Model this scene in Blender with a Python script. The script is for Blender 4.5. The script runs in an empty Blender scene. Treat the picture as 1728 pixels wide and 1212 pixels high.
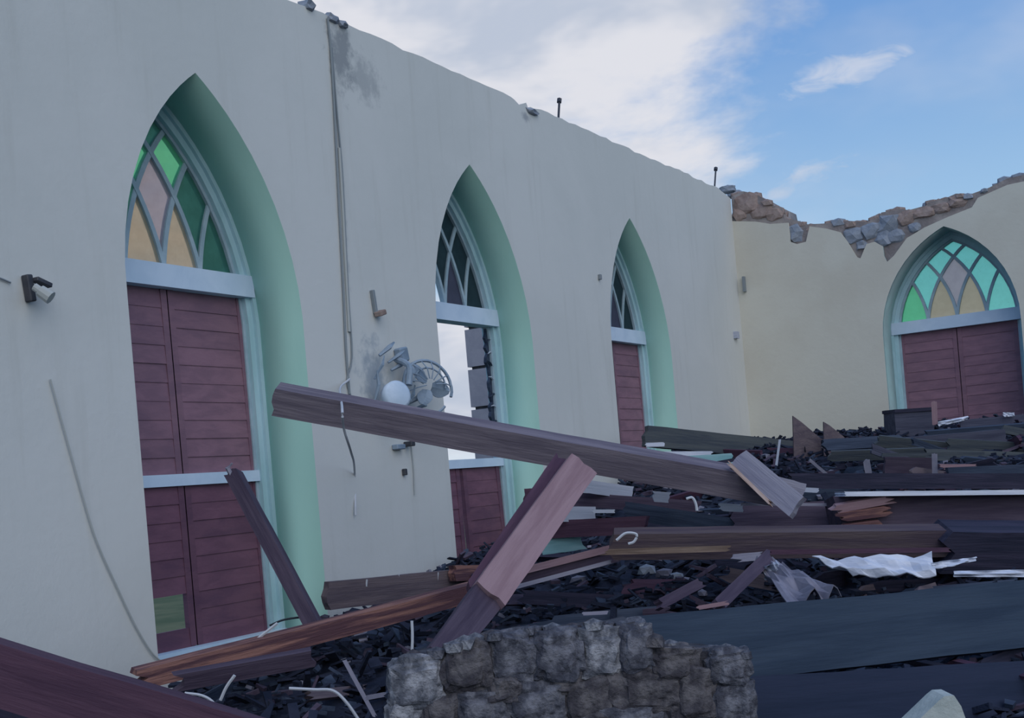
import bpy, bmesh, math, random
from mathutils import Vector, Matrix, noise
random.seed(7)
scene = bpy.context.scene
COL = scene.collection
# ---------------------------------------------------------------- camera
W_PX, H_PX = 1728.0, 1212.0
F = 2100.0
PSI = math.radians(30.265)
RHO = math.atan(0.085)
D, EYE = 5.0, 2.0
CAM = Vector((D, 0.0, EYE))
RIGHT = Vector((math.cos(PSI), math.sin(PSI), 0))
FWD = Vector((-math.sin(PSI), math.cos(PSI), 0))
UP = Vector((0, 0, 1))
cam_data = bpy.data.cameras.new('camera')
cam = bpy.data.objects.new('camera', cam_data)
COL.objects.link(cam)
cx = RIGHT * math.cos(RHO) - UP * math.sin(RHO)
cy = RIGHT * math.sin(RHO) + UP * math.cos(RHO)
cz = -FWD
m = Matrix((cx, cy, cz)).transposed().to_4x4()
m.translation = CAM
cam.matrix_world = m
cam_data.sensor_width = 36.0
cam_data.lens = F / W_PX * 36.0
cam_data.shift_y = 208.0 / W_PX
cam_data.clip_start = 0.05
cam_data.clip_end = 500
scene.camera = cam
scene.view_settings.view_transform = 'Standard'
scene.view_settings.look = 'None'
scene.view_settings.gamma = 1.0
scene.view_settings.use_curve_mapping = False
scene.view_settings.exposure = 0.0


def ray(px, py):
    dx, dy = px - 864.0, py - 814.0
    a = dx * math.cos(RHO) - dy * math.sin(RHO)
    b = -dx * math.sin(RHO) - dy * math.cos(RHO)
    return RIGHT * (a / F) + UP * (b / F) + FWD


def at(px, py, Z):
    return CAM + ray(px, py) * Z


def on_left(px, py, rec=0.0):
    r = ray(px, py)
    return CAM + r * ((D + rec) / -r.x)


CORNER = 14.30


def on_back(px, py, rec=0.0):
    r = ray(px, py)
    return CAM + r * ((CORNER + rec) / r.y)


# ---------------------------------------------------------------- node helpers
class NT:
    def __init__(self, tree):
        self.t = tree

    def n(self, typ, **kw):
        nd = self.t.nodes.new(typ)
        for k, v in kw.items():
            if k.startswith('i_'):
                key = k[2:]
                key = int(key) if key.isdigit() else key.replace('_', ' ')
                s = nd.inputs[key]
                if hasattr(v, 'is_output') or isinstance(v, bpy.types.NodeSocket):
                    self.t.links.new(v, s)
                else:
                    s.default_value = v
            else:
                setattr(nd, k, v)
        return nd

    def math(self, op, a, b=None, c=None, clamp=False):
        nd = self.t.nodes.new('ShaderNodeMath')
        nd.operation = op
        nd.use_clamp = clamp
        for i, v in enumerate((a, b, c)):
            if v is None:
                continue
            if isinstance(v, bpy.types.NodeSocket):
                self.t.links.new(v, nd.inputs[i])
            else:
                nd.inputs[i].default_value = v
        return nd.outputs[0]

    def vmath(self, op, a, b=None):
        nd = self.t.nodes.new('ShaderNodeVectorMath')
        nd.operation = op
        for i, v in enumerate((a, b)):
            if v is None:
                continue
            if isinstance(v, bpy.types.NodeSocket):
                self.t.links.new(v, nd.inputs[i])
            else:
                nd.inputs[i].default_value = v
        return nd.outputs['Value'] if op in ('DOT_PRODUCT', 'LENGTH', 'DISTANCE') else nd.outputs[0]

    def mix(self, fac, a, b, blend='MIX'):
        nd = self.t.nodes.new('ShaderNodeMix')
        nd.data_type = 'RGBA'
        nd.blend_type = blend
        for key, v in ((0, fac), (6, a), (7, b)):
            if isinstance(v, bpy.types.NodeSocket):
                self.t.links.new(v, nd.inputs[key])
            else:
                nd.inputs[key].default_value = v if key == 0 else (*v[:3], 1)
        return nd.outputs[2]

    def smooth(self, v, lo, hi, a=0.0, b=1.0):
        nd = self.t.nodes.new('ShaderNodeMapRange')
        nd.interpolation_type = 'SMOOTHSTEP'
        self.t.links.new(v, nd.inputs[0])
        for i, x in enumerate((lo, hi, a, b)):
            nd.inputs[i + 1].default_value = x
        return nd.outputs[0]

    def noise(self, vec, scale, detail=4, rough=0.55, dist=0.0):
        nd = self.t.nodes.new('ShaderNodeTexNoise')
        self.t.links.new(vec, nd.inputs['Vector'])
        nd.inputs['Scale'].default_value = scale
        nd.inputs['Detail'].default_value = detail
        nd.inputs['Roughness'].default_value = rough
        nd.inputs['Distortion'].default_value = dist
        return nd.outputs[0]


# ---------------------------------------------------------------- world
world = bpy.data.worlds.new('sky')
scene.world = world
world.use_nodes = True
wt = world.node_tree
wt.nodes.clear()
N = NT(wt)
geo = N.n('ShaderNodeTexCoord').outputs['Generated']
dirv = N.vmath('NORMALIZE', geo)
sep = N.n('ShaderNodeSeparateXYZ', i_0=dirv)
zc = sep.outputs[2]
grad = N.smooth(zc, 0.04, 0.42)
skycol = N.mix(grad, (0.42, 0.64, 0.84), (0.13, 0.30, 0.66))
haze = N.smooth(zc, 0.02, 0.17, 1.0, 0.0)
skycol = N.mix(haze, skycol, (0.66, 0.79, 0.90))
# cloud shape noise, flattened vertically
stretch = N.vmath('MULTIPLY', dirv, (1.0, 1.0, 2.2))
n1 = N.noise(stretch, 4.2, 6, 0.58, 0.3)
n2 = N.noise(stretch, 11.0, 5, 0.6, 0.2)


def dpx(px, py):
    return tuple(ray(px, py).normalized())


blobs = [((980, -40), 0.20, 1.15), ((640, -60), 0.20, 1.15), ((860, 50), 0.10, 1.1), ((1110, 0), 0.12, 1.3), ((980, 130), 0.050, 0.8), ((420, -420), 0.42, 1.1),
         ((760, 600), 0.13, 1.2), ((150, 500), 0.30, 1.0)]
cover = None
for (p, rad, amp) in blobs:
    d = N.vmath('DISTANCE', dirv, dpx(*p))
    v = N.math('MULTIPLY', N.math('SUBTRACT', 1.0, N.math('DIVIDE', d, rad)), amp)
    cover = v if cover is None else N.math('MAXIMUM', cover, v)
cover = N.math('MAXIMUM', cover, -0.6)
field = N.math('ADD', cover, N.math('MULTIPLY', N.math('SUBTRACT', n1, 0.5), 2.2))
field = N.math('ADD', field, N.math('MULTIPLY', N.math('SUBTRACT', n2, 0.5), 0.7))
big = N.smooth(field, 0.05, 0.62)
# small wisps
cover2 = None
for (p, rx, rz) in [((1440, 118), 0.055, 0.016), ((1365, 292), 0.040, 0.010), ((1300, 330), 0.030, 0.007)]:
    dd = N.vmath('SUBTRACT', dirv, dpx(*p))
    a = N.vmath('DOT_PRODUCT', dd, tuple(RIGHT))
    b = N.vmath('DOT_PRODUCT', dd, (0, 0, 1))
    b = N.math('SUBTRACT', b, N.math('MULTIPLY', a, 0.12))
    q = N.math('ADD', N.math('POWER', N.math('DIVIDE', a, rx), 2.0), N.math('POWER', N.math('DIVIDE', b, rz), 2.0))
    q = N.math('SUBTRACT', 1.0, q)
    cover2 = q if cover2 is None else N.math('MAXIMUM', cover2, q)
cover2 = N.math('MAXIMUM', cover2, -3.0)
n3 = N.noise(stretch, 26.0, 4, 0.6, 0.6)
wisp = N.math('ADD', N.math('MULTIPLY', cover2, 0.55), N.math('MULTIPLY', N.math('SUBTRACT', n3, 0.5), 1.8))
wisp = N.math('MULTIPLY', N.smooth(wisp, 0.05, 0.8), 0.62)
# general far cirrus veil anywhere
veil = N.math('MULTIPLY', N.smooth(N.noise(stretch, 2.3, 5, 0.6), 0.48, 0.75), 0.35)
cl = N.math('MAXIMUM', N.math('MAXIMUM', big, wisp), veil)
shade = N.noise(stretch, 7.0, 4, 0.6, 0.2)
cloudcol = N.mix(N.smooth(shade, 0.35, 0.62), (0.50, 0.56, 0.68), (0.74, 0.75, 0.81))
final = N.mix(cl, skycol, cloudcol)
lower = N.smooth(zc, -0.06, 0.0)
final = N.mix(lower, (0.16, 0.18, 0.17), final)
bg = N.n('ShaderNodeBackground', i_Strength=1.0)
wt.links.new(final, bg.inputs['Color'])
out = N.n('ShaderNodeOutputWorld')
wt.links.new(bg.outputs[0], out.inputs[0])

# sun behind thin cloud, very soft
sd = bpy.data.lights.new('sun', 'SUN')
sd.energy = 1.35
sd.angle = math.radians(70)
sd.color = (1.0, 0.93, 0.82)
sun = bpy.data.objects.new('sun', sd)
COL.objects.link(sun)
sun.rotation_euler = Vector((0.60, -0.50, 0.62)).to_track_quat('Z', 'Y').to_euler()


# ---------------------------------------------------------------- materials
MATS = {}


def mat(name, c1, c2=None, rough=0.85, scale=3.0, stretchv=(1, 1, 1), bump=0.3, bscale=None, lo=0.35, hi=0.65, metal=0.0, extra=None):
    mt = bpy.data.materials.new(name)
    mt.use_nodes = True
    t = mt.node_tree
    t.nodes.clear()
    M = NT(t)
    o = M.n('ShaderNodeOutputMaterial')
    b = M.n('ShaderNodeBsdfPrincipled')
    b.inputs['Roughness'].default_value = rough
    b.inputs['Metallic'].default_value = metal
    b.inputs['Specular IOR Level'].default_value = 0.3
    co = M.n('ShaderNodeTexCoord').outputs['Object']
    v = M.vmath('MULTIPLY', co, stretchv)
    nz = M.noise(v, scale, 6, 0.6, 0.3)
    col = M.mix(M.smooth(nz, lo, hi), c1, c2 or c1)
    if extra:
        col = extra(M, co, col)
    t.links.new(col, b.inputs['Base Color'])
    if bump:
        bp = M.n('ShaderNodeBump')
        bp.inputs['Strength'].default_value = bump
        bp.inputs['Distance'].default_value = 0.01
        nb = M.noise(v, bscale or scale * 4, 5, 0.65)
        t.links.new(nb, bp.inputs['Height'])
        t.links.new(bp.outputs[0], b.inputs['Normal'])
    t.links.new(b.outputs[0], o.inputs[0])
    MATS[name] = mt
    return mt


def left_stains(M, co, col):
    # soot and water stain where the cable drops from the wall head, and behind the fan
    st = []
    for (c, sc, th, colr, amt) in [((0, 6.78, 4.98), (1, 5.5, 2.6), 1.0, (0.20, 0.22, 0.24), 0.75),
                                   ((0, 7.02, 4.86), (1, 4.0, 4.0), 1.0, (0.30, 0.32, 0.33), 0.6),
                                   ((0, 6.84, 2.78), (1, 4.6, 2.6), 1.0, (0.26, 0.31, 0.36), 0.75),
                                   ((0, 9.33, 5.08), (1, 8, 16), 1.0, (0.25, 0.27, 0.30), 0.7),
                                   ((0, 6.66, 4.3), (1, 28, 0.9), 1.0, (0.34, 0.36, 0.36), 0.6)]:
        d = M.vmath('MULTIPLY', M.vmath('SUBTRACT', co, c), sc)
        q = M.math('SUBTRACT', th, M.vmath('LENGTH', d))
        nz = M.noise(co, 9.0, 5, 0.65)
        q = M.math('ADD', q, M.math('MULTIPLY', M.math('SUBTRACT', nz, 0.5), 2.0))
        col = M.mix(M.math('MULTIPLY', M.smooth(q, 0.1, 0.8), amt), col, colr)
    streak = M.noise(M.vmath('MULTIPLY', co, (3, 3, 0.25)), 2.2, 4, 0.6)
    col = M.mix(M.math('MULTIPLY', M.smooth(streak, 0.52, 0.75), 0.22), col, (0.42, 0.42, 0.38))
    return col


mat('cream_plaster', (0.57, 0.58, 0.555), (0.61, 0.615, 0.59), 0.92, 0.7, bump=0.25, bscale=14, extra=left_stains)
mat('yellow_plaster', (0.57, 0.54, 0.46), (0.62, 0.60, 0.52), 0.92, 0.9, bump=0.25, bscale=14)
mat('mint_paint', (0.33, 0.57, 0.51), (0.38, 0.63, 0.56), 0.75, 1.2, (1, 1, 0.4), bump=0.15)
mat('mint_stone_paint', (0.34, 0.52, 0.52), (0.30, 0.40, 0.42), 0.8, 1.6, bump=0.3)
mat('masonry', (0.22, 0.19, 0.185), (0.34, 0.30, 0.28), 0.95, 5, bump=1.0)
mat('masonry_gray', (0.20, 0.23, 0.28), (0.30, 0.33, 0.38), 0.95, 5, bump=1.0)
mat('brown_rubble', (0.24, 0.17, 0.145), (0.36, 0.28, 0.25), 0.95, 6, bump=1.0)
mat('white_paint', (0.52, 0.64, 0.78), (0.60, 0.71, 0.84), 0.6, 4, bump=0.1)
mat('frame_paint', (0.36, 0.56, 0.60), (0.46, 0.64, 0.70), 0.65, 5, (1, 1, 0.4), bump=0.15)
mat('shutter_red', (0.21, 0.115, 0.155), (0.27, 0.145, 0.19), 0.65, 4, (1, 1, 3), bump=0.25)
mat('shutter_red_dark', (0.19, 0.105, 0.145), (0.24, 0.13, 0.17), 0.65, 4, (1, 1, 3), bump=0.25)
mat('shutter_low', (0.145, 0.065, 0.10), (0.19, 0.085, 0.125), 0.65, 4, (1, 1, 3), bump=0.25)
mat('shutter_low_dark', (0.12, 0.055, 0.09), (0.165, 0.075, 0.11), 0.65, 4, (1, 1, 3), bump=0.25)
mat('bar_paint', (0.30, 0.40, 0.46), (0.38, 0.48, 0.54), 0.6, 8, bump=0.1)
WS = (0.6, 7, 7)
mat('old_beam', (0.125, 0.105, 0.135), (0.20, 0.17, 0.20), 0.85, 3, WS, bump=0.5)
mat('pink_wood', (0.25, 0.155, 0.175), (0.32, 0.21, 0.23), 0.8, 3, WS, bump=0.3)
mat('maroon_wood', (0.058, 0.026, 0.050), (0.088, 0.042, 0.070), 0.7, 3, WS, bump=0.4)
mat('purple_wood', (0.050, 0.036, 0.062), (0.085, 0.064, 0.095), 0.8, 3, WS, bump=0.4)
mat('orange_wood', (0.10, 0.048, 0.060), (0.29, 0.145, 0.12), 0.8, 3.2, WS, bump=0.6, lo=0.42, hi=0.60)
mat('tan_wood', (0.070, 0.050, 0.068), (0.115, 0.085, 0.09), 0.85, 3, WS, bump=0.5)
mat('brown_board', (0.10, 0.078, 0.095), (0.155, 0.120, 0.13), 0.85, 3, WS, bump=0.5)
mat('brown_tan', (0.13, 0.09, 0.07), (0.26, 0.19, 0.15), 0.85, 3, WS, bump=0.5)
mat('gray_wood', (0.22, 0.215, 0.28), (0.30, 0.29, 0.35), 0.85, 3, WS, bump=0.4)
mat('slate_wood', (0.022, 0.034, 0.062), (0.045, 0.062, 0.10), 0.75, 3, WS, bump=0.4)
mat('teal_board', (0.016, 0.032, 0.060), (0.030, 0.050, 0.082), 0.7, 2, WS, bump=0.35)
mat('roof_gray', (0.045, 0.048, 0.078), (0.075, 0.078, 0.115), 0.8, 3, WS, bump=0.4)
mat('void_navy', (0.010, 0.018, 0.042), (0.018, 0.026, 0.055), 0.8, 2, WS, bump=0.3)
mat('dark_wood', (0.016, 0.018, 0.038), (0.040, 0.036, 0.065), 0.8, 3, WS, bump=0.5)
mat('dark_green_wood', (0.045, 0.055, 0.070), (0.075, 0.085, 0.090), 0.8, 3, WS, bump=0.4)
mat('debris', (0.010, 0.016, 0.036), (0.022, 0.027, 0.050), 0.9, 6, bump=1.2, bscale=30)
mat('white_sheet', (0.48, 0.52, 0.62), (0.68, 0.70, 0.78), 0.45, 3, WS, bump=0.3)
mat('pale_panel', (0.34, 0.38, 0.46), (0.44, 0.46, 0.54), 0.7, 3, WS, bump=0.2)
mat('teal_panel', (0.16, 0.33, 0.36), (0.25, 0.42, 0.45), 0.7, 3, WS, bump=0.2)
mat('fresh_split', (0.42, 0.28, 0.22), (0.60, 0.46, 0.40), 0.8, 5, WS, bump=0.4)
mat('dark_metal', (0.05, 0.055, 0.07), (0.09, 0.09, 0.10), 0.6, 10, bump=0.2, metal=0.4)
mat('gray_plastic', (0.17, 0.23, 0.30), (0.26, 0.33, 0.41), 0.5, 6, bump=0.1)
mat('pale_plastic', (0.45, 0.55, 0.66), (0.55, 0.64, 0.75), 0.4, 6, bump=0.05)
mat('wire_white', (0.50, 0.52, 0.56), None, 0.6, bump=0)
mat('wire_gray', (0.22, 0.25, 0.27), None, 0.6, bump=0)
mat('wire_black', (0.02, 0.025, 0.035), None, 0.6, bump=0)
mat('wire_plaster', (0.40, 0.42, 0.41), None, 0.7, bump=0)
mat('rubble_stone', (0.055, 0.057, 0.075), (0.20, 0.20, 0.23), 0.95, 13, bump=1.5, bscale=36, lo=0.42, hi=0.66)
mat('rubble_stone_brown', (0.052, 0.048, 0.058), (0.15, 0.138, 0.145), 0.95, 13, bump=1.5, bscale=36, lo=0.42, hi=0.66)
mat('rubble_stone_light', (0.09, 0.095, 0.115), (0.38, 0.38, 0.41), 0.95, 13, bump=1.5, bscale=36, lo=0.42, hi=0.66)
mat('mortar', (0.025, 0.025, 0.034), (0.07, 0.07, 0.085), 0.95, 8, bump=1.5)
mat('pale_concrete', (0.36, 0.40, 0.38), (0.46, 0.49, 0.46), 0.9, 8, bump=0.5)
mat('block_wall', (0.29, 0.285, 0.33), (0.34, 0.33, 0.375), 0.9, 4, bump=0.3)
mat('cloth', (0.16, 0.16, 0.21), (0.24, 0.23, 0.28), 0.9, 6, bump=0.2)
mat('grass', (0.05, 0.08, 0.03), (0.12, 0.13, 0.06), 0.95, 0.6, bump=0.5)
mat('foliage', (0.012, 0.035, 0.022), (0.035, 0.07, 0.04), 0.8, 5, bump=0.5)
mat('concrete_floor', (0.10, 0.10, 0.11), (0.16, 0.16, 0.16), 0.9, 1.5, bump=0.3)


def glass_mat(name, col, trans=0.75, clear=0.0):
    mt = bpy.data.materials.new(name)
    mt.use_nodes = True
    t = mt.node_tree
    t.nodes.clear()
    M = NT(t)
    co = M.n('ShaderNodeTexCoord').outputs['Object']
    nz = M.noise(co, 7.0, 4, 0.6)
    c = M.mix(M.smooth(nz, 0.3, 0.7), tuple(x * 0.82 for x in col), col)
    tr = M.n('ShaderNodeBsdfTranslucent')
    t.links.new(c, tr.inputs[0])
    df = M.n('ShaderNodeBsdfPrincipled')
    df.inputs['Roughness'].default_value = 0.25
    t.links.new(M.mix(0.5, (0, 0, 0), c), df.inputs['Base Color'])
    m1 = M.n('ShaderNodeMixShader')
    m1.inputs[0].default_value = trans
    t.links.new(df.outputs[0], m1.inputs[1])
    t.links.new(tr.outputs[0], m1.inputs[2])
    last = m1.outputs[0]
    if clear:
        tp = M.n('ShaderNodeBsdfTransparent')
        tp.inputs[0].default_value = (*col, 1)
        m2 = M.n('ShaderNodeMixShader')
        m2.inputs[0].default_value = clear
        t.links.new(last, m2.inputs[1])
        t.links.new(tp.outputs[0], m2.inputs[2])
        last = m2.outputs[0]
    o = M.n('ShaderNodeOutputMaterial')
    t.links.new(last, o.inputs[0])
    MATS[name] = mt


glass_mat('glass_green', (0.50, 0.90, 0.62), 0.85, 0.66)
glass_mat('glass_mint', (0.60, 0.95, 0.84), 0.85, 0.70)
glass_mat('glass_peach', (0.93, 0.80, 0.64), 0.85, 0.55)
glass_mat('glass_pink', (0.86, 0.76, 0.74), 0.85, 0.55)
glass_mat('glass_dark', (0.16, 0.24, 0.26), 0.7, 0.15)
glass_mat('glass_smoke', (0.34, 0.33, 0.40), 0.7, 0.25)
glass_mat('glass_deep_green', (0.32, 0.55, 0.45), 0.85, 0.35)


# ---------------------------------------------------------------- object helpers
def link(name, bm, material, parent=None, matrix=None, smooth=False):
    me = bpy.data.meshes.new(name)
    bmesh.ops.recalc_face_normals(bm, faces=bm.faces)
    bm.to_mesh(me)
    bm.free()
    mts = material if isinstance(material, (list, tuple)) else [material]
    for k in mts:
        me.materials.append(MATS[k])
    if smooth:
        for p in me.polygons:
            p.use_smooth = True
    o = bpy.data.objects.new(name, me)
    COL.objects.link(o)
    if matrix is not None:
        o.matrix_world = matrix
    if parent is not None:
        par(o, parent)
    return o


def par(o, p):
    mw = o.matrix_basis.copy()
    o.parent = p
    pm = Matrix.Identity(4)
    q = p
    while q is not None:
        pm = q.matrix_basis @ pm
        q = q.parent
    o.matrix_basis = pm.inverted() @ mw


def tag(o, label=None, cat=None, group=None, kind=None):
    if label:
        o['label'] = label
    if cat:
        o['category'] = cat
    if group:
        o['group'] = group
    if kind:
        o['kind'] = kind
    return o


def empty(name, loc, label=None, cat=None, group=None, kind=None):
    o = bpy.data.objects.new(name, None)
    COL.objects.link(o)
    o.location = loc
    o.empty_display_size = 0.1
    return tag(o, label, cat, group, kind)


def box_bm(bm, x0, x1, y0, y1, z0, z1, M=None):
    vs = [bm.verts.new((x, y, z)) for x in (x0, x1) for y in (y0, y1) for z in (z0, z1)]
    if M is not None:
        for v in vs:
            v.co = M @ v.co
    for f in ((0, 1, 3, 2), (4, 6, 7, 5), (0, 4, 5, 1), (2, 3, 7, 6), (0, 2, 6, 4), (1, 5, 7, 3)):
        bm.faces.new([vs[i] for i in f])
    return vs


def prism_bm(bm, pts, d0, d1, conv):
    """pts: 2-D polygon (u,z); conv(u,z,w) gives a world point; extruded between w=d0 and w=d1."""
    a = [bm.verts.new(conv(u, z, d0)) for u, z in pts]
    b = [bm.verts.new(conv(u, z, d1)) for u, z in pts]
    n = len(pts)
    bm.faces.new(a)
    bm.faces.new(b[::-1])
    for i in range(n):
        j = (i + 1) % n
        bm.faces.new((a[i], b[i], b[j], a[j]))


def tube_bm(bm, pts, r, seg=6):
    pts = [Vector(p) for p in pts]
    rings = []
    for i, p in enumerate(pts):
        d = (pts[min(i + 1, len(pts) - 1)] - pts[max(i - 1, 0)])
        d = d.normalized() if d.length > 1e-9 else Vector((0, 0, 1))
        a = d.cross(Vector((0.31, 0.17, 0.93))).normalized()
        b = d.cross(a)
        rr = r[i] if isinstance(r, (list, tuple)) else r
        rings.append([bm.verts.new(p + a * math.cos(2 * math.pi * k / seg) * rr + b * math.sin(2 * math.pi * k / seg) * rr) for k in range(seg)])
    for i in range(len(rings) - 1):
        for k in range(seg):
            l = (k + 1) % seg
            bm.faces.new((rings[i][k], rings[i][l], rings[i + 1][l], rings[i + 1][k]))
    bm.faces.new(rings[0][::-1])
    bm.faces.new(rings[-1])


def spline(pts, n=8):
    pts = [Vector(p) for p in pts]
    if len(pts) < 3:
        return pts
    P = [pts[0] * 2 - pts[1]] + pts + [pts[-1] * 2 - pts[-2]]
    o = []
    for i in range(1, len(P) - 2):
        for k in range(n):
            t = k / n
            p0, p1, p2, p3 = P[i - 1:i + 3]
            o.append(0.5 * ((2 * p1) + (p2 - p0) * t + (2 * p0 - 5 * p1 + 4 * p2 - p3) * t * t + (3 * p1 - p0 - 3 * p2 + p3) * t ** 3))
    o.append(pts[-1])
    return o


# ---------------------------------------------------------------- debris surface
def lerp_tab(tab, v):
    if v <= tab[0][0]:
        return tab[0][1]
    for (a, fa), (b, fb) in zip(tab, tab[1:]):
        if v <= b:
            return fa + (fb - fa) * (v - a) / (b - a)
    return tab[-1][1]


HT = [(-3, 0.35), (1, 0.72), (3, 0.97), (5, 1.15), (6.5, 1.30), (8, 1.52), (10, 1.86), (11.5, 2.12), (14.4, 2.22)]


def heap(x, y):
    h = lerp_tab(HT, y)
    n = noise.noise(Vector((x * 0.9, y * 0.9, 3.1))) * 0.07 + noise.noise(Vector((x * 3.1, y * 3.1, 1.7))) * 0.035
    edge = max(0.0, min(1.0, (6.5 - y) / 3.0)) * max(0.0, (1.2 - x)) * 0.06
    return h + n - edge


def hit(px, py, lift=0.0):
    r = ray(px, py)
    Z = 1.5
    while Z < 15.5:
        p = CAM + r * Z
        if p.z < heap(p.x, p.y) + lift or p.y > CORNER - 0.1 or p.x < 0.05:
            return Z
        Z += 0.03
    return 15.0


# ---------------------------------------------------------------- window geometry
def set_arch(zs, za, hw=0.715, lean=0.0):
    global HW, ZS, ZA, RISE, RR, LEAN
    LEAN = lean
    HW, ZS, ZA = hw, zs, za
    RISE = ZA - ZS
    RR = (RISE ** 2 + HW ** 2) / (2 * HW)


set_arch(3.15, 4.50, 0.715, -0.06)


def gside(z, dz=0.0):
    """horizontal distance of the arch line from the jamb at height z"""
    z = z - dz
    if z <= ZS:
        return 0.0
    return RR - math.sqrt(max(RR * RR - (z - ZS) ** 2, 0))


def arch_pts(inset=0.0, z0=1.2, n=12):
    """outline, u from inset..2HW-inset, starting bottom left, clockwise; inset arch from same centres."""
    R = RR - inset
    rise = math.sqrt(max(R * R - (RR - HW) ** 2, 0))
    L = [(inset, z0)]
    for i in range(n + 1):
        z = ZS + rise * i / n
        z = ZS + rise * math.sin(math.pi / 2 * i / n)
        u = RR - math.sqrt(max(R * R - (z - ZS) ** 2, 0))
        L.append((u, z))
    L[-1] = (HW, ZS + rise)
    Rt = [(2 * HW - u, z) for u, z in L[:-1]][::-1]
    return L + Rt


TR0, TR1 = 3.318, 3.455      # transom
RA0, RA1 = 2.145, 2.215      # middle rail
SILL = 1.12


def lean_at(z, zs, rise, lean):
    """the old arches are a little lopsided: their heads lean sideways"""
    return lean * min(max((z - zs) / rise, 0.0), 1.0)


def conv_left(y0):
    zs, ri, le = ZS, RISE, LEAN
    return lambda u, z, w: Vector((-w, y0 + u + (lean_at(z, zs, ri, le) if y0 else 0.0), z))


def conv_back(x0):
    zs, ri, le = ZS, RISE, LEAN
    return lambda u, z, w: Vector((x0 + u + (lean_at(z, zs, ri, le) if x0 else 0.0), CORNER + w, z))


def wall_mesh(name, outline, holes, conv, thick, mats, hole_mat=1, w0=0.0):
    cu = bpy.data.curves.new(name, 'CURVE')
    cu.dimensions = '2D'
    cu.fill_mode = 'BOTH'
    cu.extrude = thick / 2
    for poly in [outline] + holes:
        sp = cu.splines.new('POLY')
        sp.points.add(len(poly) - 1)
        for p, (u, z) in zip(sp.points, poly):
            p.co = (u, z, 0, 1)
        sp.use_cyclic_u = True
    tmp = bpy.data.objects.new(name, cu)
    me = bpy.data.meshes.new_from_object(tmp)
    bpy.data.objects.remove(tmp)
    bm = bmesh.new()
    bm.from_mesh(me)
    bpy.data.meshes.remove(me)
    bmesh.ops.remove_doubles(bm, verts=bm.verts, dist=1e-4)
    bx = [(min(p[0] for p in h) - 1e-3, max(p[0] for p in h) + 1e-3, min(p[1] for p in h) - 1e-3, max(p[1] for p in h) + 1e-3) for h in holes]
    for f in bm.faces:
        c = f.calc_center_median()
        f.material_index = 0
        if abs(f.normal.z) < 0.5:
            for (a, b, c0, d0) in bx:
                if all(a <= v.co.x <= b and c0 <= v.co.y <= d0 for v in f.verts):
                    f.material_index = hole_mat
    for v in bm.verts:
        w = w0 + (thick / 2 - v.co.z)
        v.co = conv(v.co.x, v.co.y, w)
    return link(name, bm, mats)


# ---------------------------------------------------------------- setting
bm = bmesh.new()
box_bm(bm, -60, 60, -40, 90, -0.4, -0.25)
g = link('ground', bm, 'grass')
tag(g, 'grassy ground outside the ruined walls', None, None, 'structure')
bm = bmesh.new()
box_bm(bm, -0.6, 9.0, -3, 14.9, -0.2, 0.0)
tag(link('floor', bm, 'concrete_floor'), None, None, None, 'structure')

WIN_Y = [5.425, 8.39, 11.36]
WIN_X4 = 2.376
# left wall with broken head
out = [(-3.0, 0.0), (CORNER, 0.0)]
top = []
y = CORNER
rng = random.Random(3)
special = {9.15: 5.19, 9.22: 5.165, 9.38: 5.165, 9.42: 5.19}
ys = sorted(set([round(-3 + 0.13 * i, 3) for i in range(int(17.3 / 0.13))] + list(special.keys()) + [CORNER]), reverse=True)
for yy in ys:
    z = special.get(yy, 5.165 + 0.004 * yy + rng.uniform(-0.012, 0.012) + 0.02 * noise.noise(Vector((yy * 1.3, 0, 0))))
    if yy > 13.9:
        z -= (yy - 13.9) * 0.12
    top.append((yy, z))
out += top
holes = []
for yc in WIN_Y:
    holes.append([(yc - HW + u + lean_at(z, ZS, RISE, LEAN), z) for u, z in arch_pts(0, SILL)])
wl = wall_mesh('wall_left', out, holes, conv_left(0), 0.44, ['cream_plaster', 'mint_paint'])
tag(wl, 'cream plastered side wall of the roofless nave with pointed window openings', None, None, 'structure')

# back wall: masonry core and thin plaster coat with ragged upper edges
coreline_px = [(1243, 330), (1252, 322), (1272, 326), (1290, 336), (1300, 345), (1318, 350), (1322, 368), (1345, 372), (1362, 378), (1400, 376), (1430, 372), (1462, 374), (1482, 366), (1486, 358), (1520, 352), (1532, 354), (1562, 346), (1566, 340),
               (1590, 336), (1612, 326), (1640, 326), (1668, 316), (1700, 300), (1728, 294)]
set_arch(3.30, 4.40, 0.73, 0.02)
core = [(0.0, 0.0), (6.5, 0.0)]
pts = [on_back(*p) for p in coreline_px]
tl = [(p.x, p.z) for p in pts]
tl = [(0.0, tl[0][1])] + tl[1:] + [(3.45, 5.08), (4.2, 5.25), (5.2, 4.9), (6.5, 4.6)]
hole4 = [(WIN_X4 - HW + u + lean_at(z, ZS, RISE, LEAN), z) for u, z in arch_pts(0, SILL)]
wb = wall_mesh('wall_back', core + tl[::-1], [hole4], conv_back(0), 0.55, ['masonry', 'mint_stone_paint'], w0=0.032)
tag(wb, 'broken end wall with yellowed plaster and exposed rubble along its top', None, None, 'structure')
plpx = [(1243, 372), (1275, 374), (1300, 378), (1330, 376), (1334, 408), (1345, 412), (1360, 408), (1366, 382), (1395, 386), (1418, 392), (1430, 408), (1446, 434), (1452, 436), (1462, 412), (1476, 408), (1490, 416), (1492, 432), (1497, 442),
        (1508, 432), (1530, 402), (1560, 384), (1600, 366), (1640, 350), (1650, 334), (1700, 312), (1728, 306)]
pts = [on_back(*p) for p in plpx]
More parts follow.
